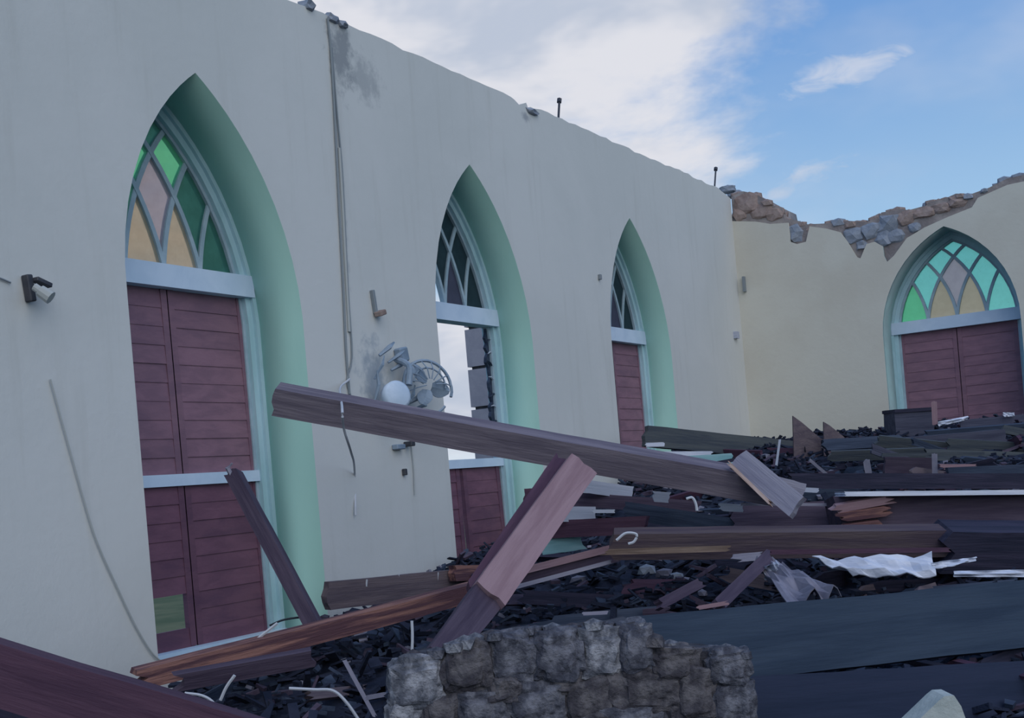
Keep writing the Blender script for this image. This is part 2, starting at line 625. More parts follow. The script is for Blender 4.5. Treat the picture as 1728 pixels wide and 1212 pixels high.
pl = [(0.0, pts[0].z)] + [(p.x, p.z) for p in pts[1:]] + [(3.45, 5.0), (4.2, 5.15), (5.2, 4.8), (6.5, 4.5)]
# keep the coat clear of the window head
pc = wall_mesh('plaster_coat', core + pl[::-1], [hole4], conv_back(0), 0.032, ['yellow_plaster', 'mint_stone_paint'])
par(pc, wb)

def rock_bm(bm, c, s, seed, sub=2, amp=0.28, M=None, sq=0.72):
    r = bmesh.ops.create_icosphere(bm, subdivisions=sub, radius=1.0)
    off = Vector((seed * 1.7, seed * 0.9, seed * 2.3))
    for v in r['verts']:
        p = v.co.copy()
        q = Vector([math.copysign(abs(t) ** sq, t) for t in p])
        k = 1 + amp * noise.noise(p * 1.6 + off) + amp * 0.6 * noise.noise(p * 4.1 + off)
        q = Vector((q.x * s[0], q.y * s[1], q.z * s[2])) * k
        if M is not None:
            q = M @ q
        v.co = Vector(c) + q


# loose and exposed stones along the broken head of the end wall
rng = random.Random(11)
k = 0
for i in range(len(coreline_px) - 1):
    a, b = coreline_px[i], coreline_px[i + 1]
    L = math.hypot(b[0] - a[0], b[1] - a[1])
    for j in range(max(1, int(L / 10))):
        t = (j + 0.5) / max(1, int(L / 10))
        px, py = a[0] + (b[0] - a[0]) * t, a[1] + (b[1] - a[1]) * t + rng.uniform(2, 9)
        p = on_back(px, py, rng.uniform(0.02, 0.2))
        if p.x < 0.06:
            continue
        bm = bmesh.new()
        s = rng.uniform(0.035, 0.075)
        rock_bm(bm, (0, 0, 0), (s * 1.3, s, s * 0.8), k, 1)
        link('stone', bm, 'brown_rubble' if rng.random() < 0.7 else 'masonry_gray', wb, Matrix.Translation(p))
        k += 1
for (px, py, sx, sz) in [(1262, 345, .16, .13), (1285, 358, .14, .10), (1250, 364, .10, .08), (1308, 362, .11, .09), (1345, 393, .10, .11), (1442, 398, .12, .09), (1470, 390, .12, .09), (1500, 378, .14, .10), (1530, 368, .13, .08),
                         (1512, 400, .11, .10), (1494, 405, .10, .09), (1560, 360, .13, .07), (1590, 352, .13, .06), (1615, 342, .12, .06), (1545, 385, .08, .06), (1455, 415, .06, .06)]:
    p = on_back(px, py, 0.07)
    bm = bmesh.new()
    rock_bm(bm, (0, 0, 0), (sx, 0.075, sz), k, 2, 0.35)
    link('stone', bm, 'brown_rubble' if (px < 1320 or py < 372) else 'masonry_gray', wb, Matrix.Translation(p))
    k += 1
# corner lump standing above the left wall end
for (px, py, sx, sz) in [(1228, 320, .07, .05), (1240, 328, .08, .05)]:
    p = on_left(px, py, 0.15)
    bm = bmesh.new()
    rock_bm(bm, (0, 0, 0), (0.1, sx, sz), k, 2, 0.35)
    link('stone', bm, 'masonry_gray', wl, Matrix.Translation(p))
    k += 1
for (px, py, sx, sz) in [(516, 12, .045, .04), (556, 34, .07, .035), (572, 44, .05, .03), (892, 190, .10, .03)]:
    p = on_left(px, py, 0.03)
    bm = bmesh.new()
    rock_bm(bm, (0, 0, 0), (0.06, sx, sz), k, 2, 0.35)
    link('stone', bm, 'masonry_gray', wl, Matrix.Translation(p))
    k += 1
# anchor bolts left in the wall head
for (p1, p2) in [((940, 206), (944, 168)), ((1204, 318), (1208, 284))]:
    a = on_left(*p1, 0.12)
    b = on_left(*p2, 0.12)
    e = empty('anchor_bolt', a)
    par(e, wl)
    bm = bmesh.new()
    tube_bm(bm, [a - Vector((0, 0, .08)), b], 0.011)
    link('shaft', bm, 'dark_metal', e)
    bm = bmesh.new()
    tube_bm(bm, [b - (b - a).normalized() * 0.03, b + (b - a).normalized() * 0.005], 0.024)
    link('nut', bm, 'dark_metal', e)
    bm = bmesh.new()


# ---------------------------------------------------------------- windows
REC = 0.45


def arc_line(x0, sgn, za, zb, n=10):
    """tracery bar: starts at x0 on the transom and curves inwards parallel to the arch"""
    g0 = gside(TR1)
    return [(x0 + sgn * (gside(za + (zb - za) * i / n) - g0), za + (zb - za) * i / n) for i in range(n + 1)]


def z_of_g(gv):
    g0 = gside(TR1)
    t = gv + g0
    v = RR * RR - (RR - t) ** 2
    return ZS + math.sqrt(max(v, 0))


def build_window(idx, conv, label, panes, shutters):
    w = empty('window_%d' % idx, conv(HW, SILL, REC), label, None, None, 'structure')
    # frame arch band and jambs
    def band(name, i0, i1, d0, d1, material):
        bm = bmesh.new()
        A, B = arch_pts(i0, SILL), arch_pts(i1, SILL)
        va = [[bm.verts.new(conv(u, z, d)) for (u, z) in poly] for poly in (A, B) for d in (d0, d1)]
        n = len(A)
        for i in range(n - 1):
            for p, q in ((0, 2), (2, 3), (3, 1), (1, 0)):
                bm.faces.new((va[p][i], va[p][i + 1], va[q][i + 1], va[q][i]))
        for i in (0, n - 1):
            bm.faces.new((va[0][i], va[2][i], va[3][i], va[1][i]))
        return link(name, bm, material, w)
    band('frame', -0.01, 0.075, REC, REC + 0.11, 'frame_paint')
    band('frame_moulding', -0.01, 0.030, REC - 0.025, REC + 0.01, 'frame_paint')
    band('inner_bead', 0.075, 0.098, REC + 0.03, REC + 0.09, 'bar_paint')
    for nm, z0, z1, d0, mt in (('transom', TR0, TR1, REC - 0.03, 'white_paint'), ('middle_rail', RA0, RA1, REC + 0.015, 'white_paint'), ('sill', SILL, SILL + 0.07, REC - 0.04, 'white_paint')):
        bm = bmesh.new()
        ex = gside((z0 + z1) / 2) + (0.05 if nm == 'middle_rail' else 0.002)
        pts = [(ex, z0), (2 * HW - ex, z0), (2 * HW - ex, z1), (ex, z1)]
        prism_bm(bm, pts, d0, REC + 0.10, conv)
        link(nm, bm, mt, w)
    # tracery
    g0 = gside(TR1)
    x_l = g0 + 0.085
    x_r = 2 * HW - x_l
    xs = [x_l + (x_r - x_l) * i / 4 for i in range(5)]
    fan = empty('fanlight', conv(HW, TR1, REC))
    par(fan, w)
    for i in range(1, 4):
        for sgn in (1, -1):
            lim = (xs[4] - xs[i]) / 2 if sgn > 0 else (xs[i] - xs[0]) / 2
            zt = z_of_g(lim)
            ln = arc_line(xs[i], sgn, TR1, zt)
            bm = bmesh.new()
            hw = 0.016
            d0, d1 = REC + 0.035 + (0.004 if sgn > 0 else 0), REC + 0.075
            va = []
            for k2, (u, z) in enumerate(ln):
                a = ln[max(k2 - 1, 0)]
                b = ln[min(k2 + 1, len(ln) - 1)]
                tx, tz = b[0] - a[0], b[1] - a[1]
                L = math.hypot(tx, tz)
                nx, nz = tz / L * hw, -tx / L * hw
                va.append([bm.verts.new(conv(u + s * nx, z + s * nz, d)) for s, d in ((-1, d0), (1, d0), (1, d1), (-1, d1))])
            for k2 in range(len(va) - 1):
                for q in range(4):
                    r = (q + 1) % 4
                    bm.faces.new((va[k2][q], va[k2][r], va[k2 + 1][r], va[k2 + 1][q]))
            bm.faces.new(va[0]); bm.faces.new(va[-1][::-1])
            link('glazing_bar', bm, 'bar_paint', fan)
    # panes: cell (i,j) between A_i,A_i+1 and B_j,B_j+1, j>=i
    for i in range(4):
        for j in range(i, 4):
            mt = panes.get((i, j))
            if mt is None:
                continue
            def P(a, b):      # crossing of rising arc a with falling arc b
                gv = (xs[b] - xs[a]) / 2
                z = z_of_g(gv)
                return (xs[a] + gv, z)
            def seg(a, sgn, za, zb):
                return arc_line(xs[a], sgn, za, zb, 5)
            top = P(i, j + 1); right = P(i + 1, j + 1); left = P(i, j)
            poly = []
            if j == i:
                zl, zr = TR1, TR1
                poly += seg(i, 1, TR1, top[1])
                poly += seg(j + 1, -1, top[1], TR1)[1:]
            else:
                bot = P(i + 1, j)
                poly += seg(j, -1, bot[1], left[1])
                poly += seg(i, 1, left[1], top[1])[1:]
                poly += seg(j + 1, -1, top[1], right[1])[1:]
                poly += seg(i + 1, 1, right[1], bot[1])[1:-1]
            bm = bmesh.new()
            if mt.startswith('broken:'):
                mt = mt[7:]
                c = (sum(p[0] for p in poly) / len(poly), sum(p[1] for p in poly) / len(poly))
                rr = random.Random(i * 7 + j + idx)
                poly = [p if q < len(poly) * 0.55 else (c[0] + rr.uniform(-.03, .03), c[1] + rr.uniform(-.02, .04)) for q, p in enumerate(poly)]
            prism_bm(bm, poly, REC + 0.052, REC + 0.057, conv)
            link('pane', bm, mt, fan)
    # shutters
    for sh in shutters:
        u0, u1, z0, z1, nb, missing, matn, tilt = sh
        e = empty('shutter', conv(u0, z0, REC + 0.05))
        par(e, w)
        hb = (z1 - z0) / nb
        st = 0.055
        for a, b in ((u0, u0 + st), (u1 - st, u1)):
            bm = bmesh.new()
            prism_bm(bm, [(a, z0), (b, z0), (b + tilt * (z1 - z0), z1), (a + tilt * (z1 - z0), z1)] if tilt else [(a, z0), (b, z0), (b, z1), (a, z1)], REC + 0.040, REC + 0.075, conv)
            link('stile', bm, matn, e)
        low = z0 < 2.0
        rr = random.Random(int(u0 * 100) + int(z0 * 10) + idx)
        for q in range(nb):
            if q in missing:
                continue
            za, zb = z0 + q * hb - 0.006, z0 + (q + 1) * hb + 0.002
            ta, tb = tilt * (za - z0), tilt * (zb - z0)
            dd = rr.uniform(0, 0.006)
            bm = bmesh.new()
            # board slightly weathered outwards at its foot
            c = conv
            v = [c(u0 + 0.02 + ta, za, REC + 0.0405 + dd * .6), c(u1 - 0.02 + ta, za, REC + 0.0405 + dd * .6), c(u1 - 0.02 + tb, zb, REC + 0.046 + dd * .6), c(u0 + 0.02 + tb, zb, REC + 0.046 + dd * .6),
                 c(u0 + 0.02 + ta, za, REC + 0.060), c(u1 - 0.02 + ta, za, REC + 0.060), c(u1 - 0.02 + tb, zb, REC + 0.066), c(u0 + 0.02 + tb, zb, REC + 0.066)]
            vv = [bm.verts.new(p) for p in v]
            for f in ((0, 1, 2, 3), (7, 6, 5, 4), (0, 4, 5, 1), (3, 2, 6, 7), (0, 3, 7, 4), (1, 5, 6, 2)):
                bm.faces.new([vv[t] for t in f])
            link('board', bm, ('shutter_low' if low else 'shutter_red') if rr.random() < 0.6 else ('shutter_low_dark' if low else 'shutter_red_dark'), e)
    return w


UL, UM0, UM1, UR = 0.070, 0.716, 0.708, 1.365
up = lambda a, b, miss=(), nb=10: (a, b, RA1 - 0.005, TR0 + 0.004, nb, miss, 'shutter_red_dark', 0)
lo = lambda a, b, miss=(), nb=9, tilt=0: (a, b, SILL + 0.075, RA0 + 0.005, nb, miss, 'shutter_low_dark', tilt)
set_arch(3.15, 4.50, 0.715, -0.06)
p1 = {(0, 0): 'glass_peach', (1, 1): 'glass_peach', (2, 2): 'glass_peach', (3, 3): 'glass_deep_green', (0, 1): 'glass_green', (1, 2): 'glass_pink', (2, 3): 'glass_deep_green', (0, 2): 'glass_green', (1, 3): 'glass_green', (0, 3): 'glass_deep_green'}
REC = 0.38
win1 = build_window(1, conv_left(WIN_Y[0] - HW), 'nearest pointed window with green and peach fanlight over closed maroon shutters', p1,
                    [up(UL, UM0), up(UM1, UR), lo(UL, UM0, (1, 2)), lo(UM1, UR, nb=9)])
p2 = {(0, 0): 'glass_smoke', (1, 1): 'glass_smoke', (2, 2): 'glass_smoke', (3, 3): 'glass_dark', (0, 1): 'glass_dark', (1, 2): 'glass_dark', (2, 3): 'glass_dark', (0, 2): 'glass_dark', (1, 3): 'glass_dark', (0, 3): 'glass_dark'}
p2[(1, 1)] = 'broken:glass_smoke'
REC = 0.32
win2 = build_window(2, conv_left(WIN_Y[1] - HW), 'second pointed window with dull panes, upper shutters gone and lower one leaning', p2,
                    [lo(UL, UM0 - .02), lo(UM1 + 0.06, UR - 0.02, tilt=-0.03)])
REC = 0.29
win3 = build_window(3, conv_left(WIN_Y[2] - HW), 'third and smallest looking pointed window with dull panes and maroon shutters', {**p2, (1, 1): 'glass_dark'},
                    [up(UL, UM0), up(UM1, UR), lo(UL, UM0), lo(UM1, UR)])
set_arch(3.30, 4.40, 0.73, 0.02)
p4 = {(0, 0): 'glass_green', (1, 1): 'glass_peach', (2, 2): 'glass_peach', (3, 3): 'glass_mint', (0, 1): 'glass_mint', (1, 2): 'glass_pink', (2, 3): 'glass_mint', (0, 2): 'glass_mint', (1, 3): 'glass_mint', (0, 3): 'glass_mint'}
REC = 0.42
win4 = build_window(4, conv_back(WIN_X4 - HW), 'pointed window in the end wall, mint and peach fanlight over maroon shutters', p4,
                    [up(UL, UM0), up(UM1, UR), lo(UL, UM0), lo(UM1, UR)])
set_arch(3.15, 4.50, 0.715, -0.06)
REC = 0.32
# ragged remnant of the torn shutter down the right jamb of window 2
bm = bmesh.new()
rr = random.Random(5)
c = conv_left(WIN_Y[1] - HW)
L, R = [], []
for i in range(27):
    z = RA1 + 0.02 + (TR0 - RA1 - 0.03) * i / 26
    L.append((UR - 0.045 - rr.uniform(0.0, 0.055), z))
    R.append((UR - 0.004, z))
for i in range(26):
    prism_bm(bm, [L[i], (R[i][0], R[i][1]), (R[i + 1][0], R[i + 1][1]), L[i + 1]], REC + 0.05, REC + 0.075, c)
link('torn_shutter_edge', bm, 'slate_wood', win2)
for i in range(9):
    z = RA1 + 0.08 + i * 0.115
    bm = bmesh.new()
    a = c(UR - 0.015, z, REC + 0.04)
    b = c(UR - 0.08 - rr.uniform(0, .03), z + rr.uniform(-.05, .06), REC + 0.03)
    tube_bm(bm, [a, (a + b) / 2 + Vector((0, 0, .012)), b], [0.011, 0.008, 0.004], 4)
    link('splinter', bm, 'pale_panel' if i % 2 else 'slate_wood', win2)

# neighbour's block building seen through window 2
rA = ray(784, 560)
yB = (CAM + rA * ((5 + 4.0) / -rA.x)).y
nb = empty('block_building', (-2.8, yB + 2.0, -0.25), 'pale grey block building outside, seen through the second window', 'building')
zz = -0.25
while zz < 5.0:
    h = 0.55
    for (ya, yb) in ((0.0, 1.9), (1.93, 4.0)):
        bm = bmesh.new()
        box_bm(bm, -4.0, -1.6, yB + ya, yB + yb, zz + 0.02, zz + h - 0.02)
        link('block_course', bm, 'block_wall', nb)
    zz += h
bm = bmesh.new()
box_bm(bm, -3.96, -1.64, yB + 0.05, yB + 3.95, -0.25, zz - 0.03)
link('mortar_core', bm, 'dark_metal', nb)
bm = bmesh.new()
box_bm(bm, -4.05, -1.55, yB - 0.04, yB + 4.05, zz, zz + 0.12)
link('roof_slab', bm, 'block_wall', nb)


# tree outside behind the third window and second fanlight
def tree(base, h, rad, seed, label):
    t = empty('tree', base, label, 'tree')
    rr = random.Random(seed)
    bm = bmesh.new()
    tube_bm(bm, [base, base + Vector((.1, .05, h * .5)), base + Vector((0, 0, h * .85))], [0.16, 0.12, 0.05], 8)
    link('trunk', bm, 'old_beam', t)
    bm = bmesh.new()
    for i in range(2600):
        th, ph = rr.uniform(0, 6.283), math.acos(rr.uniform(-1, 1))
        r = rad * (rr.random() ** 0.4) * (1 + 0.3 * math.sin(3 * th + seed))
        c = base + Vector((r * math.sin(ph) * math.cos(th), r * math.sin(ph) * math.sin(th), h * 0.72 + r * 0.8 * math.cos(ph)))
        s = rr.uniform(0.06, 0.13)
        a = Vector((rr.uniform(-1, 1), rr.uniform(-1, 1), rr.uniform(-1, 1))).normalized()
        b = a.cross(Vector((0.3, 0.5, 0.8))).normalized()
        bm.faces.new([bm.verts.new(c + a * s), bm.verts.new(c + b * s * .5), bm.verts.new(c - a * s), bm.verts.new(c - b * s * .5)])
    tag(link('foliage', bm, 'foliage', t), None, None, None, 'stuff')


tree(Vector((-3.0, 22.0, -0.25)), 5.2, 1.5, 1, 'dark green tree outside, behind the dull panes of the third window')

# ---------------------------------------------------------------- debris heap base
bm = bmesh.new()
nx, ny = 76, 150
x0, x1, y0, y1 = 0.004, 8.5, -2.9, CORNER - 0.004
grid = []
rng = random.Random(2)
for j in range(ny + 1):
    row = []
    for i in range(nx + 1):
        x = x0 + (x1 - x0) * i / nx
        y = y0 + (y1 - y0) * j / ny
        z = heap(x, y) - 0.03 + rng.uniform(-0.035, 0.03)
        row.append(bm.verts.new((x, y, z)))
    grid.append(row)
for j in range(ny):
    for i in range(nx):
        bm.faces.new((grid[j][i], grid[j][i + 1], grid[j + 1][i + 1], grid[j + 1][i]))
hp = link('debris_heap', bm, 'debris')
tag(hp, 'dark heap of crushed roofing and splinters covering the whole floor', 'debris', None, 'stuff')


# small litter that nobody could count
def litter(name, label, material, count, seed, smin, smax):
    rr = random.Random(seed)
    verts, faces = [], []
    for _ in range(count):
        x, y = rr.uniform(0.1, 6.5), rr.uniform(2.6, CORNER - 0.1)
        z = heap(x, y) + rr.uniform(-0.02, 0.03)
        L, w, t = rr.uniform(smin, smax), rr.uniform(0.006, 0.03), rr.uniform(0.004, 0.012)
        d = Vector((rr.uniform(-1, 1), rr.uniform(-1, 1), rr.uniform(-0.35, 0.35))).normalized()
        e = d.cross(Vector((rr.uniform(-.4, .4), rr.uniform(-.4, .4), 1))).normalized()
        u = d.cross(e)
        c = Vector((x, y, z))
        if (c + d * L).x < 0.02 or (c - d * L).x < 0.02 or (c + d * L).y > CORNER - .02 or (c - d * L).y > CORNER - .02:
            continue
        b = len(verts)
        for sx in (-1, 1):
            k = 1.0 if sx < 0 else rr.uniform(0.2, 1.0)
            for sy, sz in ((-1, -1), (1, -1), (1, 1), (-1, 1)):
                verts.append(c + d * L * .5 * sx + e * w * sy * k + u * t * sz)
        faces += [(b, b + 1, b + 2, b + 3), (b + 7, b + 6, b + 5, b + 4), (b, b + 4, b + 5, b + 1), (b + 1, b + 5, b + 6, b + 2), (b + 2, b + 6, b + 7, b + 3), (b + 3, b + 7, b + 4, b)]
    me = bpy.data.meshes.new(name)
    me.from_pydata(verts, [], faces)
    me.materials.append(MATS[material])
    o = bpy.data.objects.new(name, me)
    COL.objects.link(o)
    tag(o, label, 'debris', None, 'stuff')


litter('dark_splinters', 'carpet of small black splinters spread over the heap', 'debris', 7000, 1, 0.03, 0.22)
litter('purple_splinters', 'small purple wood splinters spread over the heap', 'purple_wood', 900, 2, 0.03, 0.2)
litter('slate_crumbs', 'small slate blue crumbs spread over the heap', 'slate_wood', 2500, 3, 0.02, 0.12)
litter('pale_crumbs', 'sparse pale plaster crumbs spread over the heap', 'cloth', 450, 4, 0.015, 0.05)

# ---------------------------------------------------------------- planks
def plank_bm(L, w, t, seed=0, jag=0.4, n=8, taper=1.0, bow=0.0, notch=None):
    rr = random.Random(seed)
    bm = bmesh.new()
    m = 5
    rings = []
    offs = [[rr.uniform(-1, 1) * jag * w for _ in range(m)] for _ in range(2)]
    for i in range(n + 1):
        s = i / n
        x = (s - 0.5) * L
        ww = w * (1 + (taper - 1) * s)
        top, bot = [], []
        for k in range(m):
            yy = (k / (m - 1) - 0.5) * ww
            xx = x
            if i == 0:
                xx -= offs[0][k]
            elif i == n:
                xx += offs[1][k]
            jy = rr.uniform(-1, 1) * 0.012 * w
            zc_ = bow * math.sin(math.pi * s)
            top.append(bm.verts.new((xx, yy + jy, t / 2 + zc_)))
            bot.append(bm.verts.new((xx + (rr.uniform(-.25, .25) * jag * w if i in (0, n) else 0), yy + jy, -t / 2 + zc_)))
        rings.append(top + bot[::-1])
    q = 2 * m
    for i in range(n):
        for k in range(q):
            l = (k + 1) % q
            bm.faces.new((rings[i][k], rings[i][l], rings[i + 1][l], rings[i + 1][k]))
    for r in (rings[0], rings[-1]):
        for k in range(m - 1):
            bm.faces.new((r[k], r[k + 1], r[q - 2 - k], r[q - 1 - k]))
    return bm


def frame_between(p1, p2, twist=0.0):
    c = (p1 + p2) / 2
    X = (p2 - p1).normalized()
    v = (CAM - c)
    Zv = (v - X * v.dot(X)).normalized()
    Yv = Zv.cross(X)
    M = Matrix((X, Yv, Zv)).transposed().to_4x4()
    M.translation = c
    return M @ Matrix.Rotation(twist, 4, 'X'), (p2 - p1).length, c


SEED = [100]


def plank(name, label, cat, a, b, wpx, thick, material, Z=None, twist=0.0, jag=0.4, taper=1.0, lift=0.02, group=None, parent=None, bow=0.0, n=8):
    """a, b: where the two ends are seen; Z: their distances (or found on the heap)"""
    if Z is None:
        Z = (hit(*a) - lift - 0.05, hit(*b) - lift - 0.05)
    elif not isinstance(Z, tuple):
        Z = (Z, Z)
    p1, p2 = at(a[0], a[1], Z[0]), at(b[0], b[1], Z[1])
    w = wpx * (Z[0] + Z[1]) / 2 / F
    M, L, c = frame_between(p1, p2, twist)
    SEED[0] += 1
    bm = plank_bm(L, w, thick, SEED[0], jag, n, taper, bow)
    o = link(name, bm, material, parent, M)
    if parent is None:
        tag(o, label, cat, group)
    return o


# long beam across the picture
plank('roof_beam', 'long weathered square beam slanting from the first window down to the heap', 'beam', (466, 673), (1300, 824), 47, 0.14, 'old_beam', Z=(6.5, 6.6), twist=0.30, jag=0.07, n=14, bow=0.01)
# diagonal pink plank propped under the beam
plank('pink_plank', 'pinkish brown plank propped diagonally under the long beam', 'plank', (982, 786), (824, 1006), 58, 0.05, 'pink_wood', Z=(6.15, 5.4), twist=-0.12, jag=0.07, n=8)
plank('dark_plank_or_side', 'dark maroon strip painted as the shaded left side of the diagonal pink plank', 'plank', (948, 782), (800, 1000), 34, 0.05, 'maroon_wood', Z=(6.2, 5.5), twist=0.2, jag=0.3)  # dark side face of the pink plank, its shade put into a maroon strip
plank('dark_plank_or_side', 'dark purple plank running down behind the stone block below the pink plank', 'plank', (838, 985), (742, 1110), 62, 0.05, 'purple_wood', Z=(5.5, 5.1), twist=-0.2, jag=0.2, taper=0.8)
# post leaning before the first window
e = plank('leaning_post', 'thin dark post leaning in front of the lower shutters of the first window', 'post', (394, 800), (540, 1075), 25, 0.07, 'purple_wood', Z=(6.9, 6.4), twist=0.35, jag=0.15)
bm = bmesh.new()
a0 = at(392, 802, 6.88)
tube_bm(bm, [a0, at(384, 790, 6.87), at(392, 782, 6.87)], [0.02, 0.014, 0.006], 5)
link('splinter', bm, 'gray_wood', e)
# sloping reddish timber
plank('ridge_timber', 'long split timber with orange fresh wood sloping up from the lower left', 'timber', (236, 1144), (826, 990), 32, 0.09, 'orange_wood', Z=(5.7, 6.7), twist=0.25, jag=0.3, n=12, bow=0.02)
plank('split_board', 'orange tinged split board ending beside the foot of the pink plank', 'board', (560, 1066), (850, 985), 26, 0.05, 'orange_wood', Z=(6.35, 6.9), twist=-0.4, jag=0.5)
b1 = plank('wall_foot_board', 'brown board with nails lying along the foot of the wall between windows', 'board', (550, 1006), (815, 978), 44, 0.05, 'brown_board', Z=(7.15, 8.1), twist=0.1, jag=0.12)
for (px, py, h) in [(618, 990, 12), (672, 985, 16), (738, 984, 18), (790, 978, 10)]:
    bm = bmesh.new()
    Zn = 7.15 + (px - 550) / 265 * 0.95 - 0.05
    tube_bm(bm, [at(px, py, Zn), at(px + 1, py - h, Zn)], 0.006, 5)
    link('nail', bm, 'wire_white', b1)
plank('red_offcut', 'short reddish offcut lying against the wall below the second window', 'board', (762, 968), (830, 966), 26, 0.06, 'orange_wood', Z=(7.8, 8.1), jag=0.2)
plank('long_lath', 'pinkish lath rising to the right behind the diagonal plank', 'lath', (872, 966), (1030, 926), 12, 0.03, 'pink_wood', Z=(6.3, 6.6), jag=0.8)
plank('long_lath', 'purple board lying between the two pale laths right of the diagonal plank', 'lath', (868, 984), (1040, 938), 22, 0.03, 'purple_wood', Z=(6.32, 6.62), jag=0.5)
plank('long_lath', 'thin grey curved lath lowest beside the diagonal plank', 'lath', (866, 992), (1032, 948), 7, 0.02, 'gray_wood', Z=(6.1, 6.35), jag=0.8, bow=-0.03)
# lower left big beam
plank('big_beam', 'broad dark maroon beam crossing the lower left corner', 'beam', (-330, 1038), (520, 1290), 100, 0.16, 'maroon_wood', Z=(3.9, 4.3), twist=0.15, jag=0.1, n=10)
plank('rough_board', 'dark board lying just under the broad maroon beam in the lower left corner', 'board', (-150, 1180), (200, 1290), 70, 0.06, 'dark_wood', Z=(4.4, 4.5), jag=0.2)
plank('rough_board', 'dark purple board below the sloping split timber, left of the wires', 'board', (300, 1150), (520, 1110), 30, 0.05, 'purple_wood', Z=(5.5, 5.7), jag=0.4, twist=0.4)
# right side: large teal board and its neighbours
plank('fascia_or_void_board', 'very large dark blue board lying across the right foreground', 'board', (1075, 1105), (1800, 1030), 118, 0.05, 'teal_board', Z=(4.3, 4.9), twist=-0.15, jag=0.05, n=12)
plank('fascia_or_void_board', 'darker navy sheet painted as the shaded void under the very large blue board', 'board', (1230, 1205), (1800, 1165), 110, 0.05, 'void_navy', Z=(3.95, 4.35), twist=-0.2, jag=0.05, n=10)  # added sheet: the dark void under the blue board is put into its colour
# red-purple beam with broken end
bb = plank('broken_beam', 'thick purple beam at right with a snapped orange end and bright top edge', 'beam', (1404, 888), (1800, 880), 92, 0.22, 'purple_wood', Z=(6.6, 6.6), twist=-0.08, jag=0.10, n=10)
o = plank('top_edge', None, None, (1418, 834), (1800, 830), 8, 0.20, 'white_sheet', Z=(6.5, 6.5), jag=0.3, parent=bb)
tag(o, 'bright white top edge')
for i, (a, b, wp, mt) in enumerate([((1412, 858), (1500, 842), 14, 'pink_wood'), ((1420, 872), (1492, 862), 16, 'orange_wood'), ((1430, 890), (1480, 884), 12, 'orange_wood'), ((1448, 897), (1474, 892), 5, 'fresh_split')]):
    o = plank('split_wood', None, None, a, b, wp, 0.04, mt, Z=6.45, jag=0.9, parent=bb, twist=0.3)
plank('round_log', 'dark rounded timber end at the right edge under the thick purple beam', 'log', (1590, 922), (1810, 925), 72, 0.22, 'dark_wood', Z=(6.2, 6.2), twist=0.3, jag=0.2)
plank('purple_board', 'purple board under the lower end of the long beam', 'board', (1236, 876), (1412, 868), 44, 0.05, 'purple_wood', Z=(6.9, 6.8), twist=-0.3, jag=0.15)
plank('board_edge', 'thin pale edged strip lying on top of the purple board', 'strip', (1250, 851), (1400, 852), 5, 0.03, 'gray_wood', Z=(6.75, 6.7), jag=0.5)
plank('brown_timber', 'long brown timber lying level across the middle of the heap', 'timber', (1030, 918), (1600, 912), 46, 0.12, 'tan_wood', Z=(6.35, 6.2), twist=0.3, jag=0.15, n=12)
plank('tan_strip', 'tan split strip along the lower edge of the long brown timber', 'strip', (1020, 932), (1230, 926), 10, 0.03, 'brown_tan', Z=(6.2, 6.15), jag=0.8)
plank('maroon_lath', 'thin maroon lath above the crumpled white sheet', 'lath', (1300, 932), (1600, 928), 8, 0.03, 'maroon_wood', Z=(6.08, 6.05), jag=0.5)


# crumpled metal sheets
def sheet(name, label, cat, corners, Zs, material, amp=0.03, seed=0, nx=14, ny=6, thick=0.006, group=None, kinks=3.0):
    P = [at(c[0], c[1], z) for c, z in zip(corners, Zs)]
    c = sum(P, Vector()) / 4
    bm = bmesh.new()
    nrm = (P[1] - P[0]).cross(P[3] - P[0]).normalized()
    lay = []
    for s in (0, 1):
        g_ = []
        for j in range(ny + 1):
            r_ = []
            for i in range(nx + 1):
                u, v = i / nx, j / ny
                p = (P[0] * (1 - u) + P[1] * u) * (1 - v) + (P[3] * (1 - u) + P[2] * u) * v
                p = p + nrm * (amp * noise.noise(Vector((u * kinks * 1.7 + seed, v * kinks, seed * 0.7))) + s * thick)
                r_.append(bm.verts.new(p - c))
            g_.append(r_)
        lay.append(g_)
    for g_ in lay:
        for j in range(ny):
            for i in range(nx):
                bm.faces.new((g_[j][i], g_[j][i + 1], g_[j + 1][i + 1], g_[j + 1][i]))
    for j in range(ny):
        for i in (0, nx):
            bm.faces.new((lay[0][j][i], lay[0][j + 1][i], lay[1][j + 1][i], lay[1][j][i]))
    for i in range(nx):
        for j in (0, ny):
            bm.faces.new((lay[0][j][i], lay[0][j][i + 1], lay[1][j][i + 1], lay[1][j][i]))
    o = link(name, bm, material, None, Matrix.Translation(c))
    return tag(o, label, cat, group)


